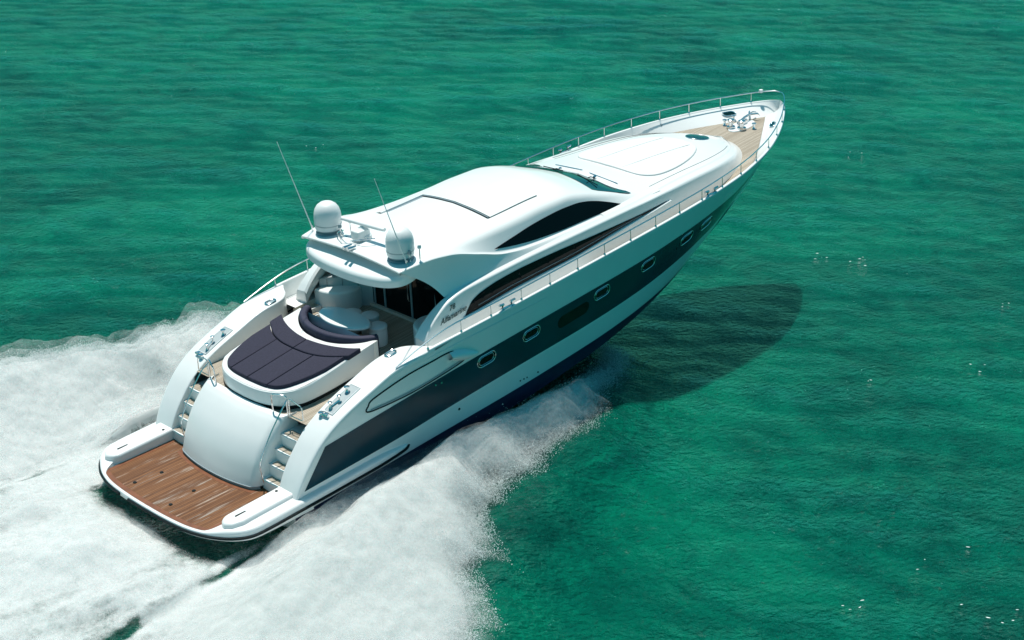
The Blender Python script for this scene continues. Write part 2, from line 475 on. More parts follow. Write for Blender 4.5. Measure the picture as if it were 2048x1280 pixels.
# deck edge: broad rounded coaming aft, slim gunwale with a sloping bulwark forward
ci_y = pc([(1.8, 2.13), (5.45, 2.15), (5.75, 2.2), (5.98, 2.36), (6.12, 2.55), (6.22, 2.78), (6.3, 2.82)])
for s in (-1, 1):
    m = MB(); rows = []
    for x in nlin(1.80, 3.2, 24) + nlin(3.3, 6.28, 26):
        zt, yb, yi, r = top_z(x), hull_half(x, top_z(x)), ci_y(x), edge_r(x)
        low = 0.0 if x < 2.75 else floor_z(x) - 0.05
        sec = rounded_section([(yi, min(low, zt - 0.05)), (yi, zt - 0.01), (yb, zt), (yb, zt - r - 0.001)], [0, 0.05, r, 0], 6)
        rows.append([(x, s*p[0], p[1]) for p in sec])
    m.grid(rows)
    m.f.append(tuple(len(m.v) - 1 - k for k in range(len(rows[0]))))
    m.build("coaming", M['gel'], yacht)
    g = MB(); rows = []
    for x in nlin(6.1, 20, 60) + nlin(20.2, 23.2, 24) + nlin(23.27, 24.045, 22):
        zt, yb = sheer_z(x) if x > 8.5 else top_z(x), sheer_y(x)
        inn = 0.12 + 0.58*float(smooth(x, 18.3, 22.8))
        dz = deck_z(x)
        k = min(1.0, yb / 0.5)
        sec = rounded_section([(max(0, yb - 0.07 - inn*k), dz - 0.02), (max(0, yb - 0.10*k), zt - 0.015), (max(0, yb - 0.085*k), zt + 0.012), (max(0, yb - 0.01*k), zt + 0.012), (yb, zt - 0.042)],
                              [0, 0.03, 0.02, 0.03, 0], 4)
        rows.append([(x + 0.0, s*p[0], p[1]) for p in sec])
    g.grid(rows)
    g.build("gunwale", M['gel'], yacht)

# dark stripe, boot top and bottom paint, laid a few millimetres over the topsides
band_t = pc([(2.79, 1.26), (5.1, 1.48), (7.8, 1.72), (9.7, 1.85), (11.8, 1.97), (14.5, 2.12), (16, 2.23), (18, 2.37), (20, 2.5), (23, 2.68)])
band_b = pc([(2.12, 0.33), (5.2, 0.50), (6.6, 0.63), (9.2, 0.82), (11.9, 0.94), (14.8, 1.13), (17.5, 1.42), (19.5, 1.66), (22, 2.0), (23, 2.2)])
boot = pc([(1.8, -0.24), (3.8, -0.14), (7.8, 0.08), (10, 0.18), (12, 0.27), (14.3, 0.40), (16, 0.50), (18, 0.62), (21.45, 0.80)])
for s in (-1, 1):
    m = MB(); rows = []
    for u in nlin(0, 1, 90):
        xt, xb = 2.79 + (23.0 - 2.79)*u, 2.12 + (23.0 - 2.12)*u
        rows.append([(xb + (xt-xb)*v, s*(hull_half(xb + (xt-xb)*v, band_b(xb) + (band_t(xt)-band_b(xb))*v) + 0.005), band_b(xb) + (band_t(xt)-band_b(xb))*v) for v in nlin(0, 1, 9)])
    m.grid(rows); m.build("hull_stripe", M['band'], yacht)
    m = MB(); rows = []
    for x in nlin(1.82, 21.3, 90):
        zb, zc, zk = boot(x), chine_z(x), keel_z(x)
        pts = [zb + (min(zc, zb - 0.01) - zb)*v for v in nlin(0, 1, 5)] + [zc + (zk - zc)*v for v in nlin(0, 1, 7)[1:]]
        pts = [max(z, zk) for z in pts]
        rows.append([(x, s*(hull_half(x, z) + 0.005), z) for z in pts])
    m.grid(rows); m.build("bottom_paint", M['navy'], yacht)
    # portholes
    for px, pz in ((8.02, 1.50), (9.65, 1.60), (12.42, 1.75), (14.42, 1.86), (16.30, 1.97), (17.40, 2.02)):
        ol = stadium(px, pz, 0.64, 0.31, 10, 0.07)
        ring = MB().tube([(x, s*(hull_half(x, z) + 0.016), z) for x, z in ol], 0.013, 8, closed=True)
        fr = ring.build("porthole", M['steel'], yacht)
        ring2 = MB().tube([(px + (x-px)*0.80, s*(hull_half(x, z) + 0.010), pz + (z-pz)*0.72) for x, z in ol], 0.008, 6, closed=True)
        ring2.build("inner_ring", M['steel'], fr)
        gl = MB(); n = len(ol)
        gl.add([(px, s*(hull_half(px, pz) + 0.009), pz)] + [(x, s*(hull_half(x, z) + 0.009), z) for x, z in ol], [(0, k + 1, (k + 1) % n + 1) for k in range(n)])
        gl.build("porthole_glass", M['glass'], fr)
    # long dark pane set into the stripe
    m = MB()
    ol = stadium(11.3, 1.50, 1.25, 0.36, 10, 0.07)
    m.add([(11.3, s*(hull_half(11.3, 1.50) + 0.009), 1.50)] + [(x, s*(hull_half(x, z) + 0.009), z) for x, z in ol], [(0, k + 1, (k + 1) % len(ol) + 1) for k in range(len(ol))])
    m.build("hull_window", M['glass'], yacht)
    # teardrop recess on the quarter, its edge shade painted as dark lines; air scoop
    ol = catmull([(4.06, 1.66, 0), (4.12, 1.77, 0), (4.30, 1.91, 0), (5.3, 2.10, 0), (6.1, 2.16, 0), (6.80, 2.19, 0), (7.10, 2.0, 0), (7.25, 1.80, 0), (6.6, 1.68, 0), (5.6, 1.58, 0), (4.9, 1.57, 0), (4.25, 1.60, 0)], 8, closed=True)
    up = MB().tube([(p[0], s*(hull_half(p[0], p[1]) + 0.004), p[1]) for p in ol], 0.020, 6, closed=True)
    up.build("recess_seam_shade", M['rubber'], yacht)
    lo = MB().grid(patch([(4.2, 1.66), (5.0, 1.64), (5.7, 1.655), (6.6, 1.755), (7.2, 1.86)], [(4.2, 1.60), (4.9, 1.565), (5.6, 1.575), (6.6, 1.675), (7.2, 1.80)], hull_half, 0.012, 3, 30, s))
    lo.build("recess_ledge_shade", M['skirt'], yacht)
    sc = MB(); rows = []
    for u in nlin(0, 1, 22):
        x = 6.72 + 1.05*u
        zt, zb = 2.20 - 0.40*u**1.5 + 0.04*math.sin(math.pi*u), 1.98 - 0.22*u - 0.10*math.sin(math.pi*u)
        zb = min(zb, zt - 0.02)
        rows.append([(x, s*(hull_half(x, zb + (zt-zb)*v) - 0.02 + 0.17*(1-u**2)**0.5*math.sin(math.pi*v)**0.7), zb + (zt-zb)*v) for v in nlin(0, 1, 15)])
    sc.grid(rows); sc.build("air_scoop", M['gel'], yacht)
    # small skin fittings and overflow outlets
    for fx, fz, fr_ in ((7.09, 0.44, 0.035), (9.31, 0.33, 0.022), (9.45, 0.325, 0.022), (9.57, 0.32, 0.022), (10.0, 0.30, 0.026), (15.85, 1.80, 0.03)):
        MB().tube([(fx, s*(hull_half(fx, fz) - 0.01), fz), (fx, s*(hull_half(fx, fz) + 0.012), fz)], fr_, 10).build("drain_outlet", M['rubber'], yacht)
    for fx, fz in ((6.27, 1.47), (6.47, 1.46)):
        MB().tube([(fx, s*(hull_half(fx, fz) + 0.002), fz), (fx, s*(hull_half(fx, fz) + 0.025), fz)], 0.024, 10).build("step_light", M['steel'], yacht)
    # raised sheer crease along the topsides
    cr = [(x, s*(hull_half(x, z) + 0.002), z) for x, z in zip(nlin(6.0, 10.2, 30), [2.30 + 0.035*(x - 6.0) + 0.0*x for x in nlin(6.0, 10.2, 30)])]
    MB().tube(cr, [0.004 + 0.014*math.sin(math.pi*k/29) for k in range(30)], 6).build("sheer_crease", M['gel'], yacht)

# ---- swim platform
half_path = [(5.42, 2.74), (5.2, 2.86), (4.6, 2.93), (4, 2.955), (3, 2.965), (1.87, 2.97), (1, 2.97), (0.50, 2.92), (0.18, 2.70), (-0.05, 2.38), (-0.22, 2.02), (-0.355, 1.5), (-0.42, 0.75), (-0.435, 0)]
hp = [np.array((p[0], p[1])) for p in catmull([(a, b, 0) for a, b in half_path], 6)]
path = [p for p in hp] + [p*np.array((1, -1)) for p in hp[::-1][1:]]
def path_sweep(sec):
    rows = []
    n = len(path)
    for i, p in enumerate(path):
        t = path[min(i+1, n-1)] - path[max(i-1, 0)]; t = t/np.linalg.norm(t)
        out = np.array((-t[1], t[0]))
        if out[0]*(p[0]-3) + out[1]*p[1] < 0: out = -out
        rows.append([(p[0] + out[0]*d, p[1] + out[1]*d, z) for d, z in sec(p)])
    return rows
side_k = lambda p: float(smooth(abs(p[1]), 1.95, 2.62)) if p[0] < 0.6 else 1.0
def plat_z(p): return 0.036*max(0.0, p[0])
def plat_sec(p):
    k = side_k(p); f = 1 - 0.75*float(smooth(p[0], 4.3, 5.42))
    zt = 0.035 + 0.115*k*f + plat_z(p); ins = 0.07 + 0.42*k
    return rounded_section([(-0.5, -0.20 + plat_z(p)), (-0.02, -0.13 + plat_z(p)), (0.0, -0.06 + plat_z(p)), (0.0, zt - 0.02), (-ins, zt), (-ins - 0.02, -0.03)], [0, 0.04, 0.02, 0.02 + 0.11*k, 0.02, 0], 5)
plat = MB().grid(path_sweep(plat_sec)).build("platform_moulding", M['gel'], yacht)
rail_pts = [(r[0][0], r[0][1], r[0][2]) for r in path_sweep(lambda p: [(0.012, -0.055 + plat_z(p))])]
gap = [i for i, p in enumerate(rail_pts) if p[0] < -0.40 and 0.55 < p[1] < 1.0]
MB().tube(rail_pts[:gap[0]], 0.036, 8).build("rubbing_strip", M['rubber'], yacht)
MB().tube(rail_pts[gap[-1]:], 0.036, 8).build("rubbing_strip", M['rubber'], yacht)
body = [(p[0] + 0.03, p[1]*0.985) for p in path if p[0] < 2.4]
MB().slab(body, -0.15, -0.005, 0.0).build("platform_body", M['gel'], yacht)
door_x0 = lambda y: 1.50 + 0.22*(abs(y)/1.5)**2.2
teak_ol = [(p[0] + 0.075, max(-2.10, min(2.10, p[1]))) for p in path if p[0] < 0.2 and abs(p[1]) < 2.2]
teak_ol = [(teak_ol[0][0], 2.10)] + teak_ol + [(teak_ol[-1][0], -2.10)]
teak_ol = [(2.02, 2.10)] + teak_ol + [(2.02, -2.10)] + [(door_x0(y) + 0.06, y) for y in nlin(-1.5, 1.5, 15)]
dk = MB()
ys = sorted(set(list(np.linspace(-2.10, 2.10, 43))))
def plat_aft(y):
    return float(np.interp(abs(y), [abs(p[1]) for p in hp[::-1]], [p[0] for p in hp[::-1]])) + 0.075
rows = [[(plat_aft(y) + (( door_x0(y) + 0.1 if abs(y) < 1.5 else 2.05) - plat_aft(y))*u, y, 0.018) for u in nlin(0, 1, 8)] for y in ys]
dk.grid(rows)
deck_ob = dk.build("swim_platform_deck", M['wetteak'], yacht)
M['margin'] = plain('wet_teak_margin', (0.20, 0.068, 0.026), rough=0.38, var=0.25, scale=5)
mg = MB()
mg.grid([[(plat_aft(y) + d, y, 0.0225) for d in (0.0, 0.13)] for y in ys])
for s in (-1, 1):
    mg.grid([[(x, s*(2.10 - d), 0.0225) for d in (0.0, 0.12)] for x in nlin(plat_aft(2.0) + 0.13, 2.04, 6)])
mg.grid([[(door_x0(y) - 0.13 + d, y, 0.0225) for d in (0.0, 0.2)] for y in nlin(-1.5, 1.5, 20)])
mg.build("margin_plank", M['margin'], deck_ob)
for fx, fy in ((0.75, 0.95), (0.05, 1.05), (0.75, -0.35), (0.02, -0.45)):
    MB().lathe([(0.0, 0.034), (0.045, 0.034), (0.05, 0.018)], (fx, fy, 0), 12).build("deck_socket", M['rubber'], deck_ob)
for s in (-1, 1):
    ol = [(2.10, 2.10*s), (0.45, 2.10*s)] + [(0.45 - 0.33*math.sin(a), s*(2.40 - 0.30*math.cos(a))) for a in nlin(0.1, math.pi/2, 7)] + [(0.22, 2.56*s), (0.5, 2.66*s), (2.10, 2.66*s)]
    pod = MB().slab(ol, -0.02, lambda x, y: 0.245 + 0.03*x, r=0.085, seg=6).build("platform_pod", M['gel'], yacht)
    MB().box((0.62, s*2.36, 0.266), (0.30, 0.045, 0.012), 0.01).build("vent_slot", M['rubber'], pod)
    MB().lathe([(0.0, 0.31), (0.035, 0.31), (0.04, 0.28)], (1.75, s*2.25, 0), 10).build("deck_socket", M['rubber'], pod)

# ---- transom door and the two flights of steps
prof = catmull([(1.86, 0.10, 0), (1.93, 0.35, 0), (2.05, 0.68, 0), (2.24, 1.02, 0), (2.46, 1.29, 0), (2.64, 1.47, 0), (2.74, 1.55, 0), (2.80, 1.585, 0), (2.93, 1.59, 0)], 5)
td = MB(); rows = []
for y in [-1.52, -1.52] + nlin(-1.515, -1.3, 9) + nlin(-1.25, 1.25, 26) + nlin(1.3, 1.515, 9) + [1.52, 1.52]:
    row = []
    for k, p in enumerate(prof):
        f = k/(len(prof)-1)
        xo = -0.15 - (0.17*(1-f) + 0.05)*(1 - min(1, abs(y)/1.5)**2.2)
        q = max(0.0, (abs(y) - 1.30)/0.22); xo += 0.22*(1 - math.sqrt(max(0, 1 - min(1, q)**2)))
        row.append((p[0] + xo, y, p[1]))
    rows.append(row)
rows[0] = [(3.1, y, z) for x, y, z in rows[0]]; rows[-1] = [(3.1, y, z) for x, y, z in rows[-1]]
td.grid(rows); td.build("transom_door", M['gel'], yacht, angle=50)
sk = MB(); rows = []
for y in nlin(-1.50, 1.50, 40):
    q = max(0.0, (abs(y) - 1.30)/0.22); xo = -0.15 - 0.22*(1 - min(1, abs(y)/1.5)**2.2) + 0.22*(1 - math.sqrt(max(0, 1 - min(1, q)**2)))
    rows.append([(1.862 + xo, y, 0.02), (1.845 + xo, y, 0.10), (1.90 + xo, y, 0.115)])
sk.grid(rows).build("door_plinth", M['skirt'], yacht)
for s in (-1, 1):
    for k in range(4):
        z = 0.28 + 0.31*k; x0 = 1.90 + 0.215*k
        ol = [(x0 + 0.02, s*1.50), (x0, s*1.8), (x0 + 0.03, s*2.15), (x0 + 1.0, s*2.15), (x0 + 1.0, s*1.50)]
        st = MB().slab(ol, 0.0 if k == 0 else z - 0.33, z, r=0.02, seg=3).build("step", M['gel'], yacht)
        tr = MB().slab([(x0 + 0.06, s*1.60), (x0 + 0.05, s*2.09), (x0 + 0.30, s*2.09), (x0 + 0.30, s*1.60)], z, z + 0.012).build("tread", M['teak'], st)
        MB().tube([(x0 + 0.01, s*1.56, z - 0.004), (x0 + 0.0, s*1.8, z - 0.004), (x0 + 0.02, s*2.10, z - 0.004)], 0.012, 6).build("nosing", M['steel'], st)
    # polished handrails at the head of the steps
    def rail(pts, r=0.019, name="stair_handrail"):
        return MB().tube(catmull(pts, 6), r, 8).build(name, M['steel'], yacht)
    rail([(2.72, s*1.12, 1.56), (2.70, s*1.13, 1.95), (2.70, s*1.20, 2.08), (2.78, s*1.38, 2.10), (2.84, s*1.50, 2.06), (2.84, s*1.52, 1.95), (2.84, s*1.52, 1.56)])
    rail([(2.84, s*1.60, 1.56), (2.84, s*1.60, 1.95), (2.85, s*1.66, 2.03), (2.86, s*1.92, 1.98), (2.87, s*2.03, 1.92), (2.87, s*2.05, 1.62)], 0.014)
    rail([(2.84, s*1.60, 1.60), (2.86, s*2.04, 1.60)], 0.012)
    rail([(2.84, s*1.52, 1.98), (2.60, s*1.57, 1.78), (2.25, s*1.57, 1.36), (1.98, s*1.57, 0.95), (1.87, s*1.56, 0.70), (1.88, s*1.56, 0.40), (1.93, s*1.54, 0.14)], 0.016)
    # mooring well: grey plate painted as its shaded floor, with its bollards
    well = MB().grid([[(x, s*y, coam_z(x) + 0.006) for y in nlin(2.30, 2.62, 4)] for x in nlin(3.30, 4.18, 10)])
    well_ob = well.build("mooring_well_shade", M['grey'], yacht)
    lip_ = MB().tube([(3.30, s*2.30, coam_z(3.3) + .006), (3.30, s*2.62, coam_z(3.3) + .006)] + [(x, s*2.62, coam_z(x) + .006) for x in nlin(3.35, 4.18, 8)] + [(x, s*2.30, coam_z(x) + .006) for x in nlin(4.18, 3.35, 8)], 0.014, 6, closed=True)
    lip_.build("well_rim", M['gel'], well_ob)
    for bx, by, hgt, rr in ((3.18, 2.34, 0.10, 0.06), (3.22, 2.50, 0.08, 0.05), (3.42, 2.40, 0.17, 0.045), (3.66, 2.46, 0.17, 0.045), (3.96, 2.40, 0.15, 0.06)):
        z0 = coam_z(bx)
        MB().lathe([(rr*0.9, 0), (rr*0.55, 0.03), (rr*0.5, hgt*0.75), (rr*1.15, hgt*0.82), (rr*1.15, hgt*0.95), (rr*0.7, hgt), (0, hgt)], (bx, s*by, z0), 14).build("bollard", M['steel'], yacht)
    MB().tube([(3.18, s*2.30, coam_z(3.18) + 0.05), (3.20, s*2.58, coam_z(3.2) + 0.05)], 0.035, 8).build("roller", M['steel'], yacht)
    MB().tube([(3.42, s*2.40, coam_z(3.42) + 0.03), (3.66, s*2.46, coam_z(3.66) + 0.03)], 0.028, 8).build("roller", M['steel'], yacht)
    # oval fairlead on the coaming
    ol = stadium(5.44, 2.31*1.0, 0.30, 0.17, 8)
    fl = MB().tube([(a, s*b, coam_z(a) + 0.012) for a, b in ol], 0.022, 8, closed=True).build("fairlead", M['steel'], yacht)
    MB().add([(5.44, s*2.31, coam_z(5.44) + 0.006)] + [(a, s*b, coam_z(a) + 0.006) for a, b in ol], [(0, k+1, (k+1) % len(ol) + 1) for k in range(len(ol))]).build("fairlead_throat", M['skirt'], fl)

# ---- decks
ck = MB()
aft_x = lambda y: 2.66 + 0.10*(abs(y)/1.5)**2 if abs(y) < 1.52 else 2.86
ck.grid([[(aft_x(y) + (7.9 - aft_x(y))*u, y, floor_z(aft_x(y) + (7.9 - aft_x(y))*u)) for u in nlin(0, 1, 20)] for y in nlin(-2.14, 2.14, 61)])
ck.build("cockpit_sole", M['teak'], yacht)
sd = MB(); rows = []
for x in nlin(6.15, 20.5, 60) + nlin(20.6, 23.85, 40):
    k = min(1.0, sheer_y(x)/0.5); inn = 0.12 + 0.58*float(smooth(x, 18.3, 22.8))
    yo = max(0.0, sheer_y(x) - 0.07 - inn*k)
    rows.append([(x, yo*v, deck_z(x)) for v in nlin(-1, 1, 25)] if x > 12.4 else None)
rows = [r for r in rows if r]
sd.grid(rows); sd.build("foredeck", M['teak'], yacht)
for s in (-1, 1):
    m = MB().grid([[(x, s*y, deck_z(x)) for y in nlin(2.13, sheer_y(x) - 0.19, 5)] for x in nlin(6.1, 12.6, 30)])
    m.build("side_deck", M['nonskid'], yacht)
    w = MB().grid([[(x, s*2.13, z) for z in nlin(floor_z(x) - 0.02, deck_z(x) + 0.02, 3)] for x in nlin(6.0, 8.0, 12)])
    w.build("cockpit_side", M['cream'], yacht)
    for k, (x0, y0, zz) in enumerate(((5.98, 1.72, 1.90), (6.12, 1.88, 2.03))):
        st = MB().slab([(x0, s*y0), (x0 + 0.6, s*y0), (x0 + 0.6, s*2.14), (x0, s*2.14)], FLOOR, zz, r=0.015).build("deck_step", M['gel'], yacht)
        MB().slab([(x0 + .04, s*(y0 + .04)), (x0 + 0.56, s*(y0 + .04)), (x0 + 0.56, s*2.10), (x0 + .04, s*2.10)], zz, zz + 0.012).build("tread", M['teak'], st)

# ---- deckhouse: lower side with its long crease, sloping face, hardtop and trunk
XL = nlin(6.42, 8.4, 26) + nlin(8.6, 19, 60) + nlin(19.1, 20.6, 20) + [21.08 - 0.48*(1-t)**2.0 for t in nlin(0.03, 1, 20)]
def base_pt(x):
    w = float(smooth(x, 19.0, 21.08))
    return x + 0.16*w, c1_y(x)*(1.02 + 0.06*w) + 0.06*min(1, c1_y(x)/0.4), deck_z(min(x, 20.9)) - 0.03
for s in (-1, 1):
    m = MB(); rows = []
    for x in XL:
        bx, by, bz = base_pt(x); y, z = c1_y(x), c1_z(x); yi, zi = c1i(x)
        bz = min(bz, z - 0.05)
        rr = 0.05 + 0.05*float(smooth(x, 15, 17))
        sec = rounded_section([(by, bz), (y, z), (yi, zi), (max(0, yi - 0.06*min(1, y)), zi + (0.03 if x > 7.45 else -0.05))], [0, rr, 0.03, 0], 6)
        n = len(sec)
        rows.append([(bx + (x - bx)*min(1, (p[1]-bz)/(z-bz)), s*p[0], p[1]) for p in sec])
    m.grid(rows); m.build("cabin_side", M['gel'], yacht, angle=60)
    # inner return of the pillar foot
    f = MB().grid([[(x, s*(c1i(x)[0]), c1i(x)[1]), (x + 0.02, s*(c1i(x)[0] - 0.01), max(2.0, c1i(x)[1] - 0.35))] for x in nlin(6.42, 7.6, 14)])
    f.f.append(()) if False else None
    f.build("pillar_inner", M['gel'], yacht)
    e = MB(); bx, by, bz = base_pt(6.42); y, z = c1_y(6.42), c1_z(6.42); yi, zi = c1i(6.42)
    e.add([(6.42, s*by, bz), (6.42, s*y, z), (6.42, s*yi, zi), (6.44, s*(yi - 0.01), zi - 0.35)], [(0, 1, 2, 3)])
    e.build("pillar_end", M['gel'], yacht)
    # sloping face between the two creases; its after edge bows forward around the cockpit opening
    m = MB(); rows = []
    for t in nlin(0, 1, 90):
        xu = 6.3 + (15.7 - 6.3)*t; xl = 7.40 + (15.7 - 7.40)*t
        yl, zl = c1i(xl); yu, zu = c2_y(xu), c2_z(xu)
        yl -= 0.02; zl += 0.0
        zu = max(zu, zl + 0.004)
        row = []
        for v in nlin(0, 1, 12):
            bow = 0.16*math.sin(math.pi*v)*(1-t)**3
            bul = 0.03*math.sin(math.pi*v)*min(1, (zu-zl)/0.5)
            row.append((xl + (xu-xl)*v + bow, s*(yl + (yu-yl)*v - bul), zl + (zu-zl)*v))
        rows.append(row)
    inner = [(p[0] + 0.03, p[1]*0.965, p[2]) for p in rows[0]]
    m.grid([inner] + rows); m.build("quarter_panel", M['gel'], yacht, angle=60)

ht = MB(); rows = []
HX = nlin(6.3, 9.5, 30) + nlin(9.65, 15.7, 56)
def roof_row(x, drop=0.0, inset=0.0, dx=0.0):
    yi, zi = c2_y(x) - c2_w(x), max(c2_z(x), c1i(x)[1] + 0.004) + 0.025
    up = float(smooth(x, 7.4, 8.8))
    pts = [(c2_y(x), zi - 0.025), (yi, zi), (sh_y(x), max(sh_z(x), zi + 0.01)), (1.25, r1_z(x)), (0.62, 0.7*r0_z(x) + 0.3*r1_z(x)), (0, r0_z(x))]
    sec = rounded_section(pts, [0, 0.035, 0.15, 0.3, 0.3, 0], 6)
    full = [(p[0]*(1-inset), p[1] - drop) for p in sec]
    return [(x + dx, -a, b) for a, b in full] + [(x + dx, a, b) for a, b in full[::-1][1:]]
rows = [roof_row(6.3, 0.10, 0.02, 0.5), roof_row(6.3, 0.085, 0.01, 0.03), roof_row(6.3, 0.07, 0.0, 0.0), roof_row(6.3, 0.02, 0.0, -0.012), roof_row(6.3, 0.0, 0.0, 0.012)] + [roof_row(x) for x in HX[1:]]
ht.grid(rows)
hard = ht.build("hardtop", M['gel'], yacht, angle=50)

tk = MB(); rows = []
for x in nlin(13.3, 19, 40) + nlin(19.1, 20.6, 20) + [21.08 - 0.48*(1-t)**2.0 for t in nlin(0.03, 1, 20)]:
    yi, zi = c1i(x); yi -= 0.0
    rows.append([(x, yi*v, zi + 0.0 + (max(t0_z(x), zi) - zi)*(1 - abs(v)**2.2)) for v in nlin(-1, 1, 37)])
tk.grid(rows); trunk = tk.build("foredeck_trunk", M['gel'], yacht, angle=60)
for s in (-1, 1):
    MB().tube([(x, s*(c1i(x)[0]*0.86), trunk_at(x, c1i(x)[0]*0.86) + 0.002) for x in nlin(15.6, 20.2, 40)], 0.010, 6).build("trunk_groove", M['seam'], trunk)

# glazing
for s in (-1, 1):
    lw = patch([(7.82, 2.63), (7.95, 2.78), (8.13, 2.93), (8.51, 3.05), (9.16, 3.14), (10.07, 3.19), (11.19, 3.20), (12.73, 3.18), (14.14, 3.18), (15.3, 3.19), (15.76, 3.192)],
               [(7.82, 2.62), (8.2, 2.64), (9.54, 2.75), (11.9, 2.86), (13.71, 3.04), (15.0, 3.135), (15.76, 3.18)], lower_side, 0.008, 8, 60, s)
    MB().grid(lw).build("saloon_window", M['glass'], yacht)
    MB().tube([(x, s*(lower_side(x, z) + 0.035), z) for x, z in [(7.75, 2.585), (8.2, 2.61), (9.54, 2.715), (11.9, 2.825), (13.71, 3.0), (15.0, 3.095), (15.9, 3.15)]], 0.035, 8).build("window_sill", M['gel'], yacht)
    MB().tube([(x, s*(lower_side(x, z) + 0.013), z) for x, z in [(8.3, 2.74), (9.54, 2.85), (11.9, 2.95), (13.5, 3.08), (14.6, 3.14)]], 0.008, 6).build("window_trim", M['skirt'], yacht)
    uw = patch([(9.35, 3.79), (9.7, 3.82), (10.2, 3.87), (10.8, 3.94), (11.37, 3.985), (12.0, 4.01), (12.5, 3.995), (12.95, 3.93), (13.3, 3.84), (13.8, 3.67), (14.18, 3.525)],
               [(9.35, 3.785), (9.7, 3.72), (10.09, 3.66), (10.5, 3.61), (10.98, 3.57), (11.92, 3.53), (12.9, 3.525), (13.61, 3.52), (14.18, 3.52)], upper_side, 0.014, 8, 60, s)
    MB().grid(uw).build("wheelhouse_window", M['glass'], yacht)
ws = MB(); rows = []
for y in nlin(-1.82, 1.82, 41):
    a = abs(y)
    xt = 13.84 - 0.26*(a/1.6)**2 - (0.0 if a < 1.5 else 0)
    xb = 14.80
    if a > 1.5: xt = 13.60 + (a - 1.5)/0.32*1.1
    row = []
    for u in nlin(-0.0, 1, 14):
        x = xt + (xb - xt)*u
        row.append((x, y, roof_at(x, y) + 0.010))
    rows.append(row)
ws.grid(rows); wsob = ws.build("windscreen", M['wsglass'], yacht)
for y0, y1, x0, x1 in ((0.95, 0.05, 14.42, 14.10), (-0.35, -1.25, 14.42, 14.08)):
    z0 = lambda x, y: max(roof_at(x, y), trunk_at(x, y)) + 0.05
    w = MB().tube([(14.62, y0 - 0.25, z0(14.62, y0) - 0.02), (x0, y0 - 0.35, z0(x0, y0) + 0.02), (14.2, (y0 + y1)/2, z0(14.2, y0) + 0.01)], 0.014, 6).build("wiper", M['rubber'], yacht)
    MB().tube([(x0 - 0.05, y0 + 0.1, z0(x0, y0)), (x1, y1, z0(x1, y1) - 0.0)], 0.013, 6).build("wiper_blade", M['rubber'], w)
    MB().lathe([(0.05, 0), (0.05, 0.05), (0.03, 0.07), (0, 0.07)], (14.68, y0 - 0.25, trunk_at(14.68, y0)), 12).build("wiper_motor", M['steel'], w)
    MB().tube([(14.9, y0 - 0.9, trunk_at(14.9, y0 - .9) + 0.03), (14.86, y0 + 0.1, trunk_at(14.86, y0) + 0.03)], 0.012, 6).build("washer_pipe", M['steel'], w)

# sunroof: closed forward panel, tracks aft
def roof_patch(x0, x1, y0, y1, off, nx=16, ny=20):
    return [[(x0 + (x1-x0)*i/nx, y0 + (y1-y0)*j/ny, roof_at(x0 + (x1-x0)*i/nx, y0 + (y1-y0)*j/ny) + off) for j in range(ny + 1)] for i in range(nx + 1)]
pan = MB(); g = roof_patch(9.95, 11.68, -1.27, 1.27, 0.022)
pan.grid(g); b = roof_patch(9.95, 11.68, -1.27, 1.27, -0.02)
pan.grid([g[0], b[0]]); pan.grid([g[-1], roof_patch(9.95, 11.68, -1.27, 1.27, 0.006)[-1]])
pan.grid([[r[0] for r in g], [r[0] for r in b]]); pan.grid([[r[-1] for r in g], [r[-1] for r in b]])
pan_ob = pan.build("sunroof_panel", M['gel'], yacht)
MB().grid(roof_patch(9.865, 9.955, -1.26, 1.26, 0.006, 2, 20)).build("roof_slot", M['rubber'], yacht)
MB().tube([(9.93, y, roof_at(9.93, y) + 0.008) for y in nlin(-1.27, 1.27, 21)], 0.026, 6).build("panel_seal", M['rubber'], pan_ob)
MB().tube([(9.90, y, roof_at(9.90, y) + 0.020) for y in nlin(-1.27, 1.27, 21)], 0.016, 6).build("panel_trim", M['skirt'], pan_ob)
MB().tube([(11.685, y, roof_at(11.685, y) + 0.003) for y in nlin(-1.27, 1.27, 21)], 0.007, 6).build("panel_gap", M['seam'], pan_ob)
for s in (-1, 1):
    MB().tube([(x, s*1.275, roof_at(x, 1.275) + 0.003) for x in nlin(9.95, 11.68, 14)], 0.007, 6).build("panel_gap", M['seam'], pan_ob)
tr = MB(); rows = []
for x in nlin(8.42, 9.93, 12):
    z = roof_at(x, 1.25)
    rows.append([(x, 1.20, z - 0.01), (x, 1.205, z + 0.05), (x, 1.22, z + 0.055), (x, 1.42, roof_at(x, 1.42) - 0.004)])
tr.grid(rows); tr.build("sunroof_track", M['gel'], yacht)
MB().grid([[(x, 1.205, roof_at(x, 1.2) + 0.004), (x, 1.13, roof_at(x, 1.13) + 0.004)] for x in nlin(8.42, 9.93, 12)]).build("track_shade_strip", M['skirt'], yacht)  # dark strip painted for the shade inboard of the raised track

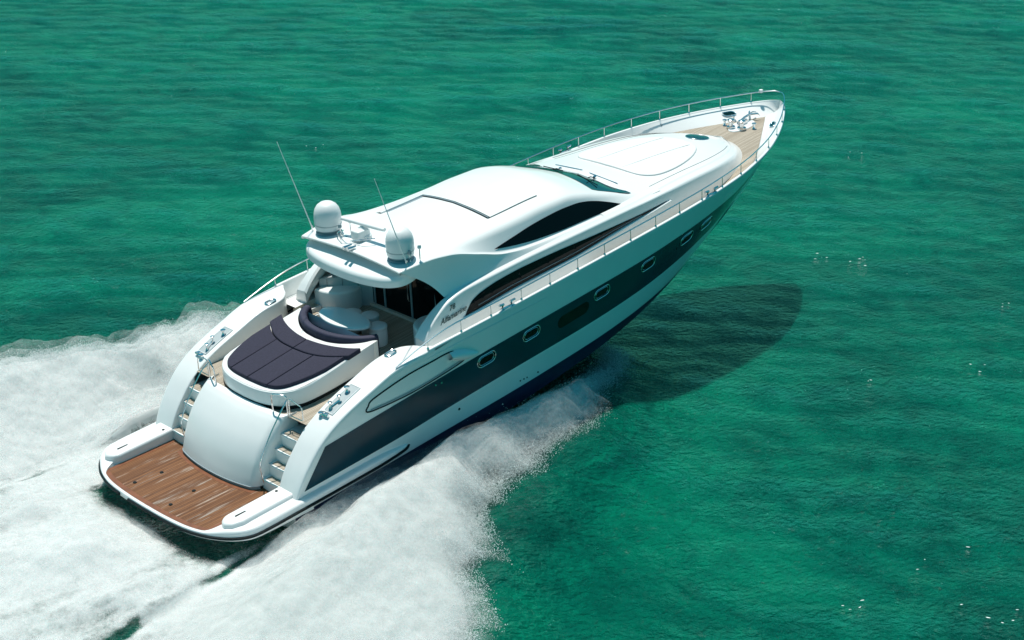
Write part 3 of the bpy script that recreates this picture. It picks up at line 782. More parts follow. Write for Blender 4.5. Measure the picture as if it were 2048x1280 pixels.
# after lip of the hardtop, ceiling and the dark saloon bulkhead
lip = [(7.1, 0)] + [(7.1, 1.72), (6.72, 1.83), (6.46, 1.82), (6.28, 1.70), (6.13, 1.44), (6.03, 1.02), (5.97, 0.5), (5.955, 0.0)]
lip = [(a, b) for a, b, c in catmull([(a, b, 0) for a, b in lip[1:]], 6)]
lip = lip + [(a, -b) for a, b in lip[::-1][1:]]
lm = MB().slab(lip, lambda x, y: 3.62 + 0.10*(x - 5.95) + 0.02*y*y, lambda x, y: min(4.06, 3.895 + 0.24*(x - 5.95)), r=0.14, seg=8)
lm.build("hardtop_lip", M['gel'], yacht, angle=60)
MB().box((7.5, 0, 3.82), (1.7, 3.5, 0.10), 0.05).build("cockpit_ceiling", M['vinyl'], yacht)
bk = MB().box((7.92, 0, 2.80), (0.10, 3.84, 2.15)).build("saloon_bulkhead", M['glass'], yacht)
for y in (1.02, 0.62, -0.42, -1.35):
    MB().box((7.855, y, 2.85), (0.035, 0.045, 2.10)).build("door_frame", M['skirt'], bk)
MB().tube([(7.83, -0.35, 2.4), (7.80, -0.35, 2.47), (7.80, -0.35, 2.95), (7.83, -0.35, 3.02)], 0.014, 6).build("door_handle", M['steel'], bk)
MB().box((7.84, 0, 1.895), (0.12, 3.5, 0.07), 0.01).build("door_sill", M['cream'], bk)
for s in (-1, 1):
    w = MB().grid([[(x, s*(1.86 - 0.10*(z-2.2)), z) for z in nlin(2.05, 4.05, 8)] for x in nlin(7.45, 7.95, 6)])
    w.build("saloon_quarter", M['glass'], yacht)
# curved lacquered lockers on the port side of the cockpit
loc = [(a, b) for a, b, c in catmull([(6.92, 2.12, 0), (7.08, 2.00, 0), (7.34, 1.74, 0), (7.60, 1.42, 0), (7.84, 1.08, 0)], 6)] + [(7.84, 2.12), (7.0, 2.14)]
lk = MB().slab(loc, 1.70, 2.66, r=0.02).build("cockpit_locker", M['grey'], yacht)
for a, b in ((7.08, 2.00), (7.36, 1.71), (7.62, 1.39)):
    MB().tube([(a - 0.004, b - 0.004, 1.86), (a - 0.004, b - 0.004, 2.62)], 0.007, 6).build("locker_seam", M['seam'], lk)
MB().box((7.62, 1.62, 3.20), (0.30, 0.80, 1.05), rot=-0.5).build("locker_backing", M['grey'], yacht)
for s in (-1, 1):
    ol = [(7.95, s*2.13)] + [(7.38 + 0.64*math.cos(a) if math.cos(a) < 0 else 7.38 + 0.64*math.cos(a), s*(1.98 - 0.72*math.sin(a))) for a in nlin(0.25, math.pi, 14)] + [(6.74, s*2.13)]
    MB().slab(ol, 1.6, lambda x, y: 2.42 - 0.02*(x - 7.4), r=0.07, seg=5).build("wing_console", M['gel'], yacht)
# ---- masthead gear on the hardtop
for s in (-1, 1):
    z = roof_at(6.8, 1.36)
    dm = MB().lathe([(0.30, 0.10), (0.335, 0.12), (0.347, 0.24), (0.350, 0.42), (0.342, 0.53), (0.312, 0.64), (0.250, 0.735), (0.165, 0.795), (0.08, 0.82), (0, 0.825)], (6.8, s*1.36, z), 40)
    d = dm.build("radome", M['dome'], yacht)
    MB().lathe([(0.34, -0.05), (0.33, 0.02), (0.27, 0.05), (0.27, 0.11)], (6.8, s*1.36, z), 32).build("radome_base", M['skirt'], d)
    MB().lathe([(0.349, 0.235), (0.354, 0.25), (0.349, 0.265)], (6.8, s*1.36, z), 40).build("radome_joint", M['grey'], d)
    bx, by = 6.62, s*1.78
    zz = roof_at(bx, min(1.7, abs(by))) - 0.02
    MB().tube([(bx, by, zz), (bx - 0.02, by, zz + 0.16)], 0.024, 8).build("antenna_mount", M['steel'], yacht)
    tip = Vector((bx - 0.82, by + 0.02*s, zz + (2.62 if s > 0 else 2.5)))
    MB().tube([Vector((bx - 0.02, by, zz + 0.12)).lerp(tip, u) for u in nlin(0, 1, 14)], [0.016 - 0.009*u for u in nlin(0, 1, 14)], 6).build("whip_antenna", M['dome'], yacht)
    for dx, dy, h, nm in ((0.35, -0.62, 0.30, 0), (-0.05, -0.50, 0.22, 1)):
        q = (6.8 + dx*0.6, s*(1.36 + dy*(1 if s > 0 else -0.75)))
        zq = roof_at(q[0], q[1])
        MB().tube([(q[0], q[1], zq), (q[0], q[1], zq + h)], 0.014, 6).build("signal_mast", M['steel'], yacht)
        MB().lathe([(0.0, 0), (0.045, 0.01), (0.05, 0.05), (0.035, 0.10), (0, 0.11)], (q[0], q[1], zq + h), 12).build("signal_lamp", M['skirt'] if nm else M['dome'], yacht)
rz = roof_at(7.0, 0.25)
rd = MB().lathe([(0.20, 0), (0.20, 0.10), (0.16, 0.14), (0.15, 0.26), (0.10, 0.30), (0.06, 0.34), (0, 0.34)], (7.0, 0.22, rz), 24).build("radar_pedestal", M['dome'], yacht)
MB().box((6.86, 0.22, rz + 0.16), (0.34, 0.30, 0.24), 0.05).build("radar_gearbox", M['dome'], rd)
a = math.atan2(-1.30, 0.14)
bar = MB()
sec = [(0.07*math.cos(t), 0.055*math.sin(t)) for t in [2*math.pi*k/12 for k in range(12)]]
rows = []
for u in nlin(-0.72, 0.72, 9):
    k = 1.0 if abs(u) < 0.71 else 0.85
    cx, cy = 7.0 + u*math.cos(a), 0.22 + u*math.sin(a)
    rows.append([(cx - math.sin(a)*p*k, cy + math.cos(a)*p*k, rz + 0.385 + q*k) for p, q in sec])
bar.grid(rows, closed_v=True); bar.f.append(tuple(range(12))); bar.f.append(tuple(len(bar.v) - 1 - k for k in range(12)))
bar.build("radar_scanner", M['dome'], rd, angle=50)
fr = MB()
for pts in ([(6.98, 0.98, 4.30), (6.72, 0.78, 4.36), (6.56, 0.42, 4.42), (6.60, 0.30, 4.42)], [(6.90, 1.02, 4.30), (6.64, 0.84, 4.34), (6.46, 0.46, 4.40)],
            [(6.60, 0.30, 4.30), (6.66, -0.10, 4.42), (6.92, -0.30, 4.42)], [(6.46, 0.46, 4.29), (6.46, 0.46, 4.40), (6.60, 0.30, 4.42)]):
    fr.tube(catmull(pts, 5), 0.013, 6)
fr.build("light_mast_frame", M['steel'], yacht)
MB().tube([(6.45, -0.10, 4.32), (6.2, -0.08, 4.30)], [0.03, 0.055], 10).build("horn", M['steel'], yacht)
MB().tube([(6.45, 0.06, 4.32), (6.2, 0.08, 4.30)], [0.026, 0.05], 10).build("horn", M['steel'], yacht)

# ---- bow rail with its stanchions
st_x = [21.61, 20.67, 19.68, 18.67, 17.65, 16.63, 15.6, 14.55, 13.5, 12.45, 11.4, 10.35, 9.3, 8.22, 7.2]
def rail_y(x): return max(0.0, sheer_y(x) - 0.055*min(1, sheer_y(x)/0.3))
RH = 0.30
pts = []
for x in nlin(5.05, 7.2, 12):
    u = (x - 5.05)/2.15
    pts.append((x, rail_y(x), top_z(x) + 0.02 + RH*float(math.sin(u*math.pi/2)**1.2)))
pts += [(x, rail_y(x), sheer_z(x) + RH + 0.012) for x in nlin(7.4, 21, 50) + nlin(21.2, 23.5, 16) + [23.65, 23.78, 23.88, 23.95]]
full = [(x, -y, z) for x, y, z in pts] + [(23.985, 0, sheer_z(24) + RH)] + pts[::-1]
br = MB().tube(full, 0.017, 8).build("bow_rail", M['steel'], yacht)
for s in (-1, 1):
    for x in st_x + [22.55, 23.4, 6.1]:
        zt = sheer_z(x) + RH if x > 7 else top_z(x) + 0.02 + RH*math.sin((x-5.05)/2.15*math.pi/2)**1.2
        y = rail_y(x)
        stn = MB().tube([(x, s*y, top_z(x) + 0.0), (x, s*y, zt)], 0.012, 8).build("stanchion", M['steel'], br)
        MB().lathe([(0.036, 0.0), (0.034, 0.02), (0.018, 0.05)], (x, s*y, top_z(x) + 0.010), 10).build("stanchion_foot", M['steel'], stn)
MB().lathe([(0.05, 0), (0.065, 0.03), (0.06, 0.09), (0, 0.11)], (23.62, 0.42, sheer_z(23.7) + RH), 12).build("bow_light", M['dome'], yacht)

# ---- cleats along the gunwale
def cleat(x, s):
    y = s*(sheer_y(x) - 0.05); z = sheer_z(x) + 0.01
    c = MB()
    for dx in (-0.16, 0.16):
        c.tube([(x + dx, y, z), (x + dx*0.95, y, z + 0.10), (x + dx*1.1, y, z + 0.13)], [0.05, 0.035, 0.03], 8)
        c.tube([(x + dx*0.7, y, z + 0.13), (x + dx*1.75, y, z + 0.14)], 0.03, 8)
    c.tube([(x - 0.22, y, z + 0.015), (x + 0.22, y, z + 0.015)], 0.03, 8)
    c.build("mooring_cleat", M['steel'], yacht)
for s in (-1, 1):
    cleat(8.78, s); cleat(17.08, s)

# ---- foredeck hatch, windlass, hawse pipes
hx, hz = 19.93, trunk_at(19.93, 0)
slope = math.atan((trunk_at(20.2, 0) - trunk_at(19.6, 0))/0.6)
h = MB()
ringp = [(hx + 0.35*math.cos(2*math.pi*k/36), 0.35*math.sin(2*math.pi*k/36)) for k in range(36)]
h.tube([(x, y, trunk_at(x, y) + 0.012) for x, y in ringp], 0.014, 8, closed=True)
hob = h.build("deck_hatch", M['steel'], yacht)
hg = MB().add([(hx, 0, hz + 0.03)] + [(hx + (x-hx)*0.97, y*0.97, trunk_at(x, y) + 0.024) for x, y in ringp], [(0, k+1, (k+1) % 36 + 1) for k in range(36)])
hg.build("hatch_glass", M['wsglass'], hob)
dz = lambda x: deck_z(x)
plate = MB().slab([(22.25 + 0.55*math.cos(t), 0.12 + 0.30*math.sin(t)) for t in [2*math.pi*k/28 for k in range(28)]], lambda x, y: dz(x) - 0.01, lambda x, y: dz(x) + 0.03, r=0.02)
wl_ob = plate.build("windlass_plate", M['gel'], yacht)
for wx, wy in ((21.95, 0.30), (22.05, -0.04)):
    w = MB().lathe([(0.14, 0.02), (0.14, 0.07), (0.075, 0.10), (0.065, 0.20), (0.115, 0.24), (0.115, 0.28), (0.06, 0.31), (0, 0.31)], (wx, wy, dz(wx)), 18)
    w.build("windlass", M['steel'], yacht)
MB().box((22.35, 0.16, dz(22.3) + 0.10), (0.40, 0.13, 0.14), 0.03).build("chain_stopper", M['steel'], yacht)
MB().tube([(22.1, 0.16, dz(22.1) + 0.14), (22.5, 0.20, dz(22.5) + 0.20), (22.95, 0.22, dz(22.9) + 0.22), (23.1, 0.23, dz(23.1) + 0.16)], 0.035, 8).build("anchor_chain", M['steel'], yacht)
for sy in (-1, 1):
    MB().tube([(22.75, 0.22, dz(22.75) + 0.20), (22.98, 0.22 + 0.16*sy, dz(22.9) + 0.20), (23.05, 0.22 + 0.2*sy, dz(23) + 0.12)], [0.03, 0.03, 0.012], 8).build("anchor_fluke", M['steel'], yacht)
for bx, by in ((22.05, 0.62), (22.3, -0.32), (22.5, 0.62)):
    MB().lathe([(0.06, 0), (0.04, 0.03), (0.035, 0.13), (0.075, 0.15), (0.07, 0.18), (0, 0.19)], (bx, by, dz(bx)), 12).build("deck_bollard", M['steel'], yacht)
for s in (-1, 1):
    # paired oval hawse hole set in the sloping bulwark
    x0 = 22.55
    k = 1.0
    yo, zo = sheer_y(x0) - 0.10, sheer_z(x0) - 0.02
    yi, zi = sheer_y(x0) - 0.07 - 0.12 - 0.58*float(smooth(x0, 18.3, 22.8)), dz(x0)
    t = Vector((1.0, s*(sheer_y(x0 + .2) - sheer_y(x0 - .2))/0.4, 0.05)).normalized()
    up = Vector((0, s*(yo - yi), zo - zi)).normalized()
    nrm = t.cross(up); nrm = nrm if nrm.z > 0 else -nrm
    c = Vector((x0, s*(yi + (yo-yi)*0.55), zi + (zo-zi)*0.55)) + nrm*0.016
    ol = stadium(0, 0, 0.40, 0.20, 8)
    hw = MB().tube([c + t*a + up*b for a, b in ol], 0.020, 8, closed=True).build("hawse_hole", M['steel'], yacht)
    MB().add([c - nrm*0.004] + [c + t*a + up*b for a, b in ol], [(0, q+1, (q+1) % len(ol) + 1) for q in range(len(ol))]).build("hawse_throat", M['wsglass'], hw)
for fx, fs in ((20.6, 1), (18.4, 1)):
    yy, zz = sheer_y(fx) - 0.2, (deck_z(fx) + sheer_z(fx))/2 + 0.05
    MB().tube([(fx, yy + 0.03, zz), (fx, yy - 0.03, zz + 0.01)], 0.03, 10).build("deck_light", M['skirt'], yacht)

# ---- lettering on the quarter
def lettering(name, body, x, z, size, shear, s, tilt):
    cu = bpy.data.curves.new(name, 'FONT'); cu.body = body; cu.size = size; cu.shear = shear
    cu.extrude = 0.002; cu.align_x = 'CENTER'; cu.offset = 0.0015
    ob = bpy.data.objects.new(name, cu); COL.objects.link(ob); ob.parent = yacht
    y = s*(lower_side(x, z) + 0.012)
    e = (lower_side(x, z + .1) - lower_side(x, z - .1))/0.2
    if s < 0: rot = Matrix(((math.cos(tilt), -math.sin(tilt), 0), (0, -e, -1), (math.sin(tilt), math.cos(tilt), 0)))
    else: rot = Matrix(((-math.cos(tilt), math.sin(tilt), 0), (0, e, 1), (math.sin(tilt), math.cos(tilt), 0)))
    ob.matrix_local = Matrix.Translation((x, y, z)) @ rot.to_4x4()
    cu.materials.append(M['script'])
    me = bpy.data.meshes.new_from_object(ob.evaluated_get(bpy.context.evaluated_depsgraph_get()))
    mo = bpy.data.objects.new(name + "_plate", me); COL.objects.link(mo); mo.parent = yacht; mo.matrix_local = ob.matrix_local
    bpy.data.objects.remove(ob)
    mo.name = name
    return mo
for s in (-1, 1):
    lettering("model_lettering", "78", 7.42, 2.93, 0.20, 0.25, s, 0.10)
    lettering("name_lettering", "Alfamarine", 7.42, 2.72, 0.205, 0.5, s, 0.12)

# ------------------------------------------------------------------ things standing on the yacht
def sub(at): return tuple(-c for c in at)
# moulded sunbed island is part of the boat; its cushions are not
bed_top = lambda x, y: 1.99 + 0.150*(x - 2.85)
half = [(2.70, 0.0), (2.73, 0.5), (2.83, 0.9), (3.02, 1.22), (3.35, 1.45), (3.9, 1.52), (4.8, 1.50), (5.4, 1.46), (5.72, 1.42)]
fwd = [(5.72, 1.42), (5.50, 1.25), (5.30, 1.02), (5.12, 0.70), (5.02, 0.35), (4.99, 0.0)]
A = [(a, b) for a, b, c in catmull([(a, b, 0) for a, b in half], 5)]; B = [(a, b) for a, b, c in catmull([(a, b, 0) for a, b in fwd], 5)]
outl = A + B[1:]
outl = outl + [(a, -b) for a, b in outl[::-1][1:-1]]
isl = MB()
n = len(A)
rim = MB().grid([[(p[0], p[1], FLOOR) for p in A + [(a, -b) for a, b in A[::-1][1:]]][::1]] +
                [[(p[0] + dx*(1 if p[0] < 3.2 else 0), p[1]*(1 - dy), bed_top(p[0], 0) + dzz) for p in A + [(a, -b) for a, b in A[::-1][1:]]] for dx, dy, dzz in ((0, 0, -0.05), (0.01, 0.006, -0.015), (0.04, 0.02, 0.0))])
full_a = A + [(a, -b) for a, b in A[::-1][1:]]
# top: strips across from port edge to starboard edge, stopping at the concave forward edge
fwd_x = pc([(0, 4.99), (0.35, 5.02), (0.70, 5.12), (1.02, 5.30), (1.25, 5.50), (1.42, 5.72), (1.6, 5.8)])
aft_xx = pc([(0, 2.74), (0.5, 2.77), (0.9, 2.87), (1.20, 3.05), (1.42, 3.38), (1.485, 3.9)])
ys_ = nlin(-1.485, 1.485, 61)
rim.grid([[(aft_xx(abs(y)) + (fwd_x(abs(y)) - aft_xx(abs(y)))*u, y, bed_top(aft_xx(abs(y)) + (fwd_x(abs(y)) - aft_xx(abs(y)))*u, y)) for u in nlin(0, 1, 16)] for y in ys_])
rim.grid([[(fwd_x(abs(y)), y, bed_top(fwd_x(abs(y)), y)), (fwd_x(abs(y)), y, FLOOR)] for y in ys_])
for s in (-1, 1):
    rim.add([(5.72, s*1.42, FLOOR), (5.72, s*1.42, bed_top(5.72, 0) - .02), (5.60, s*1.40, bed_top(5.6, 0)), (5.66, s*1.485, bed_top(5.66, 0)), (5.60, s*1.30, FLOOR)], [(0, 1, 2, 4)])
rim.build("sunbed_island", M['gel'], yacht, weld=True, angle=40)
kick = MB().grid([[(p[0]*1.0 - 0.004, p[1]*1.003, floor_z(p[0]) + 0.005), (p[0] - 0.004, p[1]*1.003, floor_z(p[0]) + 0.10)] for p in full_a])  # flat dark strip in place of a toe-kick recess
kick.build("island_toe_kick_strip", M['rubber'], yacht)

pad_at = (3.9, 0, bed_top(3.9, 0))
pad = thing("sunbed_pad", "dark plum canvas sun pad in sewn sections on the white aft sunbed island", "sun pad", pad_at)
pa = pc([(0, 2.86), (0.5, 2.88), (0.9, 2.96), (1.1, 3.12), (1.25, 3.42), (1.38, 3.85), (1.46, 4.3)])
pm = pc([(0, 4.30), (0.4, 4.32), (0.8, 4.40), (1.2, 4.58), (1.5, 4.78)])
pf = pc([(0, 4.76), (0.4, 4.80), (0.75, 4.87), (1.2, 5.02), (1.55, 5.20)])
def cushion(y0, y1, xa, xb, th):
    g = 0.010
    yy = nlin(y0 + g, y1 - g, 12)
    ol = [(xa(abs(y)) + g, y) for y in yy] + [(xb(abs(y)) - g, y) for y in yy[::-1]]
    keep = [ol[0]]
    for p in ol[1:]:
        if math.hypot(p[0]-keep[-1][0], p[1]-keep[-1][1]) > 0.02: keep.append(p)
    c = MB().slab(keep, lambda x, y: bed_top(x, y) - 0.01, lambda x, y: bed_top(x, y) + th, r=0.035, seg=4)
    return c.moved(sub(pad_at)).build("cushion", M['cloth'], pad, angle=70)
for y0, y1 in ((-1.44, -0.70), (-0.70, 0.0), (0.0, 0.70), (0.70, 1.44)):
    cushion(y0, y1, pa, pm, 0.10)
for y0, y1 in ((-1.53, 0.0), (0.0, 1.53)):
    cushion(y0, y1, pm, pf, 0.115)

sofa_at = (5.6, 0, FLOOR)
sofa = thing("curved_sofa", "navy curved sofa wrapping the cockpit table with its back to the sunbed", "sofa", sofa_at)
arc = [(a, b) for a, b, c in catmull([(5.84, 1.43, 0), (5.68, 1.36, 0), (5.50, 1.22, 0), (5.34, 1.02, 0), (5.17, 0.70, 0), (5.07, 0.35, 0), (5.04, 0, 0)], 5)]
arc = arc + [(a, -b) for a, b in arc[::-1][1:]]
def arc_sweep(sec):
    rows = []
    for i, p in enumerate(arc):
        q0, q1 = np.array(arc[max(0, i-1)]), np.array(arc[min(len(arc)-1, i+1)])
        t = (q1 - q0)/np.linalg.norm(q1 - q0); nn = np.array((-t[1], t[0]))
        if nn[0] < -0.01 or (abs(nn[0]) <= 0.01 and nn[1]*p[1] > 0): nn = -nn
        rows.append([(p[0] + nn[0]*d, p[1] + nn[1]*d, z) for d, z in sec])
    return rows
sb = rounded_section([(0.0, 2.02), (0.0, 2.50), (0.20, 2.50), (0.24, 2.00)], [0, 0.09, 0.09, 0], 6)
bk_rows = arc_sweep(sb)
def sofa_piece(rows, name, mat):
    m = MB(); m.grid(rows)
    nr = len(rows[0])
    m.f.append(tuple(range(nr))); m.f.append(tuple(len(m.v) - 1 - k for k in range(nr)))
    return m.moved(sub(sofa_at)).build(name, mat, sofa, angle=60)
cuts = [0, len(arc)//4, len(arc)//2, 3*len(arc)//4, len(arc) - 1]
for a_, b_ in zip(cuts[:-1], cuts[1:]):
    seg_rows = bk_rows[a_:b_ + 1]
    sofa_piece(seg_rows, "backrest", M['sofa'])
ss = rounded_section([(0.10, 1.84), (0.10, 2.14), (0.62, 2.12), (0.62, 1.84)], [0, 0.02, 0.06, 0], 5)
sofa_piece(arc_sweep(ss), "seat", M['sofa'])
sp_ = rounded_section([(0.05, 1.62), (0.05, 1.84), (0.54, 1.84), (0.54, 1.62)], [0, 0.0, 0.01, 0], 2)
sofa_piece(arc_sweep(sp_), "sofa_plinth", M['cream'])

tab_at = (6.08, 0.10, floor_z(6.08))
tab = thing("cockpit_table", "white rounded cockpit table half in shade inside the curved sofa", "table", tab_at)
tol = [(0.48*math.cos(t) * (0.78 if math.cos(t) > 0 else 1.0), 0.86*math.sin(t)) for t in [2*math.pi*k/48 for k in range(48)]]
MB().slab(tol, 0.66, 0.73, r=0.03).build("tabletop", M['gel'], tab)
MB().lathe([(0.26, 0), (0.24, 0.03), (0.09, 0.08), (0.08, 0.60), (0.2, 0.66)], (0, 0.0, 0), 24).build("pedestal", M['steel'], tab)
stool_pts = ((6.60, 0.47, "white drum stool farthest to port, tucked against the table"), (6.76, -0.02, "white drum stool in the middle of the three beside the table"), (6.50, -0.62, "white drum stool nearest the starboard console, fully clear of the table"))
st0 = None
for i, (x, y, lab) in enumerate(stool_pts):
    if st0 is None:
        st0 = thing("drum_stool", lab, "stool", (x, y, floor_z(x)), "white drum stools by the cockpit table")
        MB().lathe([(0.20, 0.0), (0.23, 0.02), (0.245, 0.20), (0.24, 0.44)], n=28).build("stool_body", M['gel'], st0)
        MB().lathe([(0.24, 0.445), (0.25, 0.47), (0.245, 0.52), (0.21, 0.545), (0, 0.55)], n=28).build("seat_cushion", M['vinyl'], st0)
    else:
        o = copy_tree(st0); o.matrix_world = BOAT @ Matrix.Translation((x, y, floor_z(x))); o["label"] = lab

fp_at = (17.3, 0, trunk_at(17.3, 0))
fpad = thing("foredeck_sunpad", "white padded sunbathing mat on the foredeck trunk behind the round hatch", "sun pad", fp_at)
fo = catmull([(15.80, 0.0, 0), (15.86, 0.9, 0), (16.05, 1.28, 0), (16.5, 1.46, 0), (17.3, 1.42, 0), (18.2, 1.18, 0), (18.9, 0.80, 0), (19.15, 0.40, 0), (19.2, 0, 0)], 5)
fo = [(p[0], p[1]) for p in fo]; fo = fo + [(a, -b) for a, b in fo[::-1][1:-1]]
MB().slab(fo, lambda x, y: trunk_at(x, y) - 0.01, lambda x, y: trunk_at(x, y) + 0.045, r=0.035, seg=4).moved(sub(fp_at)).build("mattress", M['vinyl'], fpad, angle=60)
MB().tube([(p[0], p[1], trunk_at(p[0], p[1]) + 0.008) for p in fo], 0.009, 6, closed=True).moved(sub(fp_at)).build("piping", M['grey'], fpad)
for yy in (-0.5, 0.5):
    MB().tube([(x, yy, trunk_at(x, yy) + 0.046) for x in nlin(15.95, 18.95, 20)], 0.006, 6).moved(sub(fp_at)).build("stitched_seam", M['grey'], fpad)
# ------------------------------------------------------------------ the sea
rng = np.random.default_rng(7)
def vnoise(x, y, scale, seed):
    """Smooth value noise on arrays x, y."""
    g = np.random.default_rng(seed).random((256, 256)).astype(np.float32)
    u, v = x/scale, y/scale
    i, j = np.floor(u).astype(int), np.floor(v).astype(int)
    a, b = u - i, v - j
    a, b = a*a*(3-2*a), b*b*(3-2*b)
    i0, j0, i1, j1 = i % 256, j % 256, (i+1) % 256, (j+1) % 256
    return (g[i0, j0]*(1-a) + g[i1, j0]*a)*(1-b) + (g[i0, j1]*(1-a) + g[i1, j1]*a)*b
def fbm(x, y, scale, seed, octs=4, gain=0.5):
    s = 0; a = 1; t = 0
    for k in range(octs):
        s = s + a*vnoise(x + 17.3*k, y - 9.1*k, scale/2**k, seed + k); t += a; a *= gain
    return s/t

def mesh_from_arrays(name, X, Y, Z, mat, keep=None, attrs=None):
    ny, nx = X.shape
    co = np.stack([X, Y, Z], -1).reshape(-1, 3).astype(np.float32)
    idx = np.arange(ny*nx).reshape(ny, nx)
    q = np.stack([idx[:-1, :-1], idx[:-1, 1:], idx[1:, 1:], idx[1:, :-1]], -1).reshape(-1, 4)
    if keep is not None:
        q = q[keep[q].any(axis=1)]
        used = np.unique(q); remap = np.full(ny*nx, -1, int); remap[used] = np.arange(len(used))
        co, q = co[used], remap[q]
        attrs = {k: a.reshape(-1)[used] for k, a in (attrs or {}).items()}
    me = bpy.data.meshes.new(name)
    me.vertices.add(len(co)); me.vertices.foreach_set("co", co.ravel())
    me.loops.add(q.size); me.loops.foreach_set("vertex_index", q.ravel().astype(np.int32))
    me.polygons.add(len(q)); me.polygons.foreach_set("loop_start", np.arange(0, q.size, 4, dtype=np.int32))
    me.polygons.foreach_set("use_smooth", np.ones(len(q), bool))
    for k, a in (attrs or {}).items():
        at = me.attributes.new(k, 'FLOAT', 'POINT'); at.data.foreach_set("value", np.asarray(a, np.float32).ravel())
    me.update(); me.validate()
    me.materials.append(mat)
    ob = bpy.data.objects.new(name, me); COL.objects.link(ob)
    return ob

# wave field: a short wind sea running away from the camera plus a little cross chop
WD = math.radians(46)
waves = []
for k in range(46):
    lam = float(np.exp(rng.uniform(math.log(0.9), math.log(7.5))))
    th = WD + rng.normal(0, 0.85)
    amp = 0.0014*lam**0.75*rng.uniform(0.5, 1.2)
    waves.append((2*math.pi/lam*math.cos(th), 2*math.pi/lam*math.sin(th), amp, rng.uniform(0, 6.28)))
def sea_z(x, y):
    z = np.zeros_like(x)
    patchy = 0.55 + 0.9*fbm(x, y, 14.0, 91, 3)
    for kx, ky, a, p in waves: z += a*np.sin(kx*x + ky*y + p)
    return z*patchy

def axis(lo, hi, fine, far):
    c = list(np.arange(lo, hi + 1e-6, fine)); st = fine; v = c[-1]
    up = []
    while v < far: st *= 1.35; v += st; up.append(v)
    st = fine; v = c[0]; dn = []
    while v > -far: st *= 1.35; v -= st; dn.append(v)
    return np.array(dn[::-1] + c + up)
ax, ay = axis(-16, 72, 0.16, 16000), axis(-26, 62, 0.16, 16000)
SX, SY = np.meshgrid(ax, ay)
fade = np.clip(1 - (np.hypot(SX - 20, SY - 15) - 60)/60, 0, 1)
SZ = sea_z(SX, SY)*fade
EDGE_S = pc([(-10, 17.2), (-1, 11.6), (1.9, 9.1), (4.35, 6.85), (7.4, 5.2), (9.3, 4.7), (11.9, 3.6), (13.2, 2.85), (15.3, 1.2)])
for _s in (-1, 1):
    _d = (_s*SY - EDGE_S(np.clip(SX, -10, 15.3)) - 0.2)
    SZ += 0.48*np.exp(-(_d/1.5)**2)*np.clip((15.0 - SX)/3, 0, 1)*np.clip((SX + 12)/4, 0, 1)*(0.7 + 0.6*fbm(SX, SY, 1.6, 201, 3))      # bow wave ridge under the spray, added to darken the water beside it

wm, nt, b = new_mat("green_sea_water")
N, L = nt.nodes, nt.links
tc = N.new("ShaderNodeTexCoord")
def mapping(rotz, sc):
    mp = N.new("ShaderNodeMapping"); mp.vector_type = 'TEXTURE'; mp.inputs["Rotation"].default_value = (0, 0, -rotz); mp.inputs["Scale"].default_value = (1/sc[0], 1/sc[1], 1)
    L.new(tc.outputs["Object"], mp.inputs["Vector"]); return mp.outputs["Vector"]
def noise(vec, scale, detail=4, rough=0.55, dist=0.0):
    n = N.new("ShaderNodeTexNoise"); n.inputs["Scale"].default_value = scale; n.inputs["Detail"].default_value = detail
    n.inputs["Roughness"].default_value = rough; n.inputs["Distortion"].default_value = dist
    L.new(vec, n.inputs["Vector"]); return n.outputs["Fac"]
big = noise(mapping(-WD, (0.075, 0.075, 1)), 1.0, 6, 0.62, 1.0)       # sandy and weedy patches of the shallow bottom
mid = noise(mapping(-WD, (0.42, 0.42, 1)), 1.0, 7, 0.68, 1.6)
f1 = math_node(nt, 'ADD', math_node(nt, 'MULTIPLY', big, 0.6), math_node(nt, 'MULTIPLY', mid, 0.4))
ramp = N.new("ShaderNodeValToRGB")
el = ramp.color_ramp.elements
el[0].position = 0.40; el[0].color = (0.0006, 0.074, 0.053, 1)
el[1].position = 0.61; el[1].color = (0.0014, 0.212, 0.122, 1)
e = el.new(0.5); e.color = (0.0007, 0.139, 0.089, 1)
L.new(f1, ramp.inputs["Fac"])
L.new(ramp.outputs["Color"], b.inputs["Base Color"])
b.inputs["Roughness"].default_value = 0.06
b.subsurface_method = 'BURLEY'; b.inputs["Subsurface Weight"].default_value = 0.32; b.inputs["Subsurface Radius"].default_value = (0.25, 0.8, 0.7); b.inputs["Subsurface Scale"].default_value = 0.6
b.inputs["IOR"].default_value = 1.333
b.inputs["Specular IOR Level"].default_value = 0.62
b.inputs["Specular Tint"].default_value = (0.25, 1.0, 0.95, 1)
r1 = noise(mapping(-WD, (1.7, 1.0, 1)), 1.0, 5, 0.62, 0.5)
r2 = noise(mapping(-WD + 0.45, (3.4, 1.9, 1)), 1.0, 5, 0.6, 0.4)
r3 = noise(mapping(-WD - 0.40, (7.5, 4.2, 1)), 1.0, 3, 0.6)
hsum = math_node(nt, 'ADD', math_node(nt, 'ADD', math_node(nt, 'MULTIPLY', r1, 0.34), math_node(nt, 'MULTIPLY', r2, 0.55)), math_node(nt, 'MULTIPLY', r3, 0.5))
bp = N.new("ShaderNodeBump"); bp.inputs["Strength"].default_value = 1.0; bp.inputs["Distance"].default_value = 1.0
L.new(hsum, bp.inputs["Height"]); L.new(bp.outputs["Normal"], b.inputs["Normal"])
sea = mesh_from_arrays("sea", SX, SY, SZ, wm)
tag(sea, "clear green sea with small wind ripples and darker patches", "sea", kind="structure")
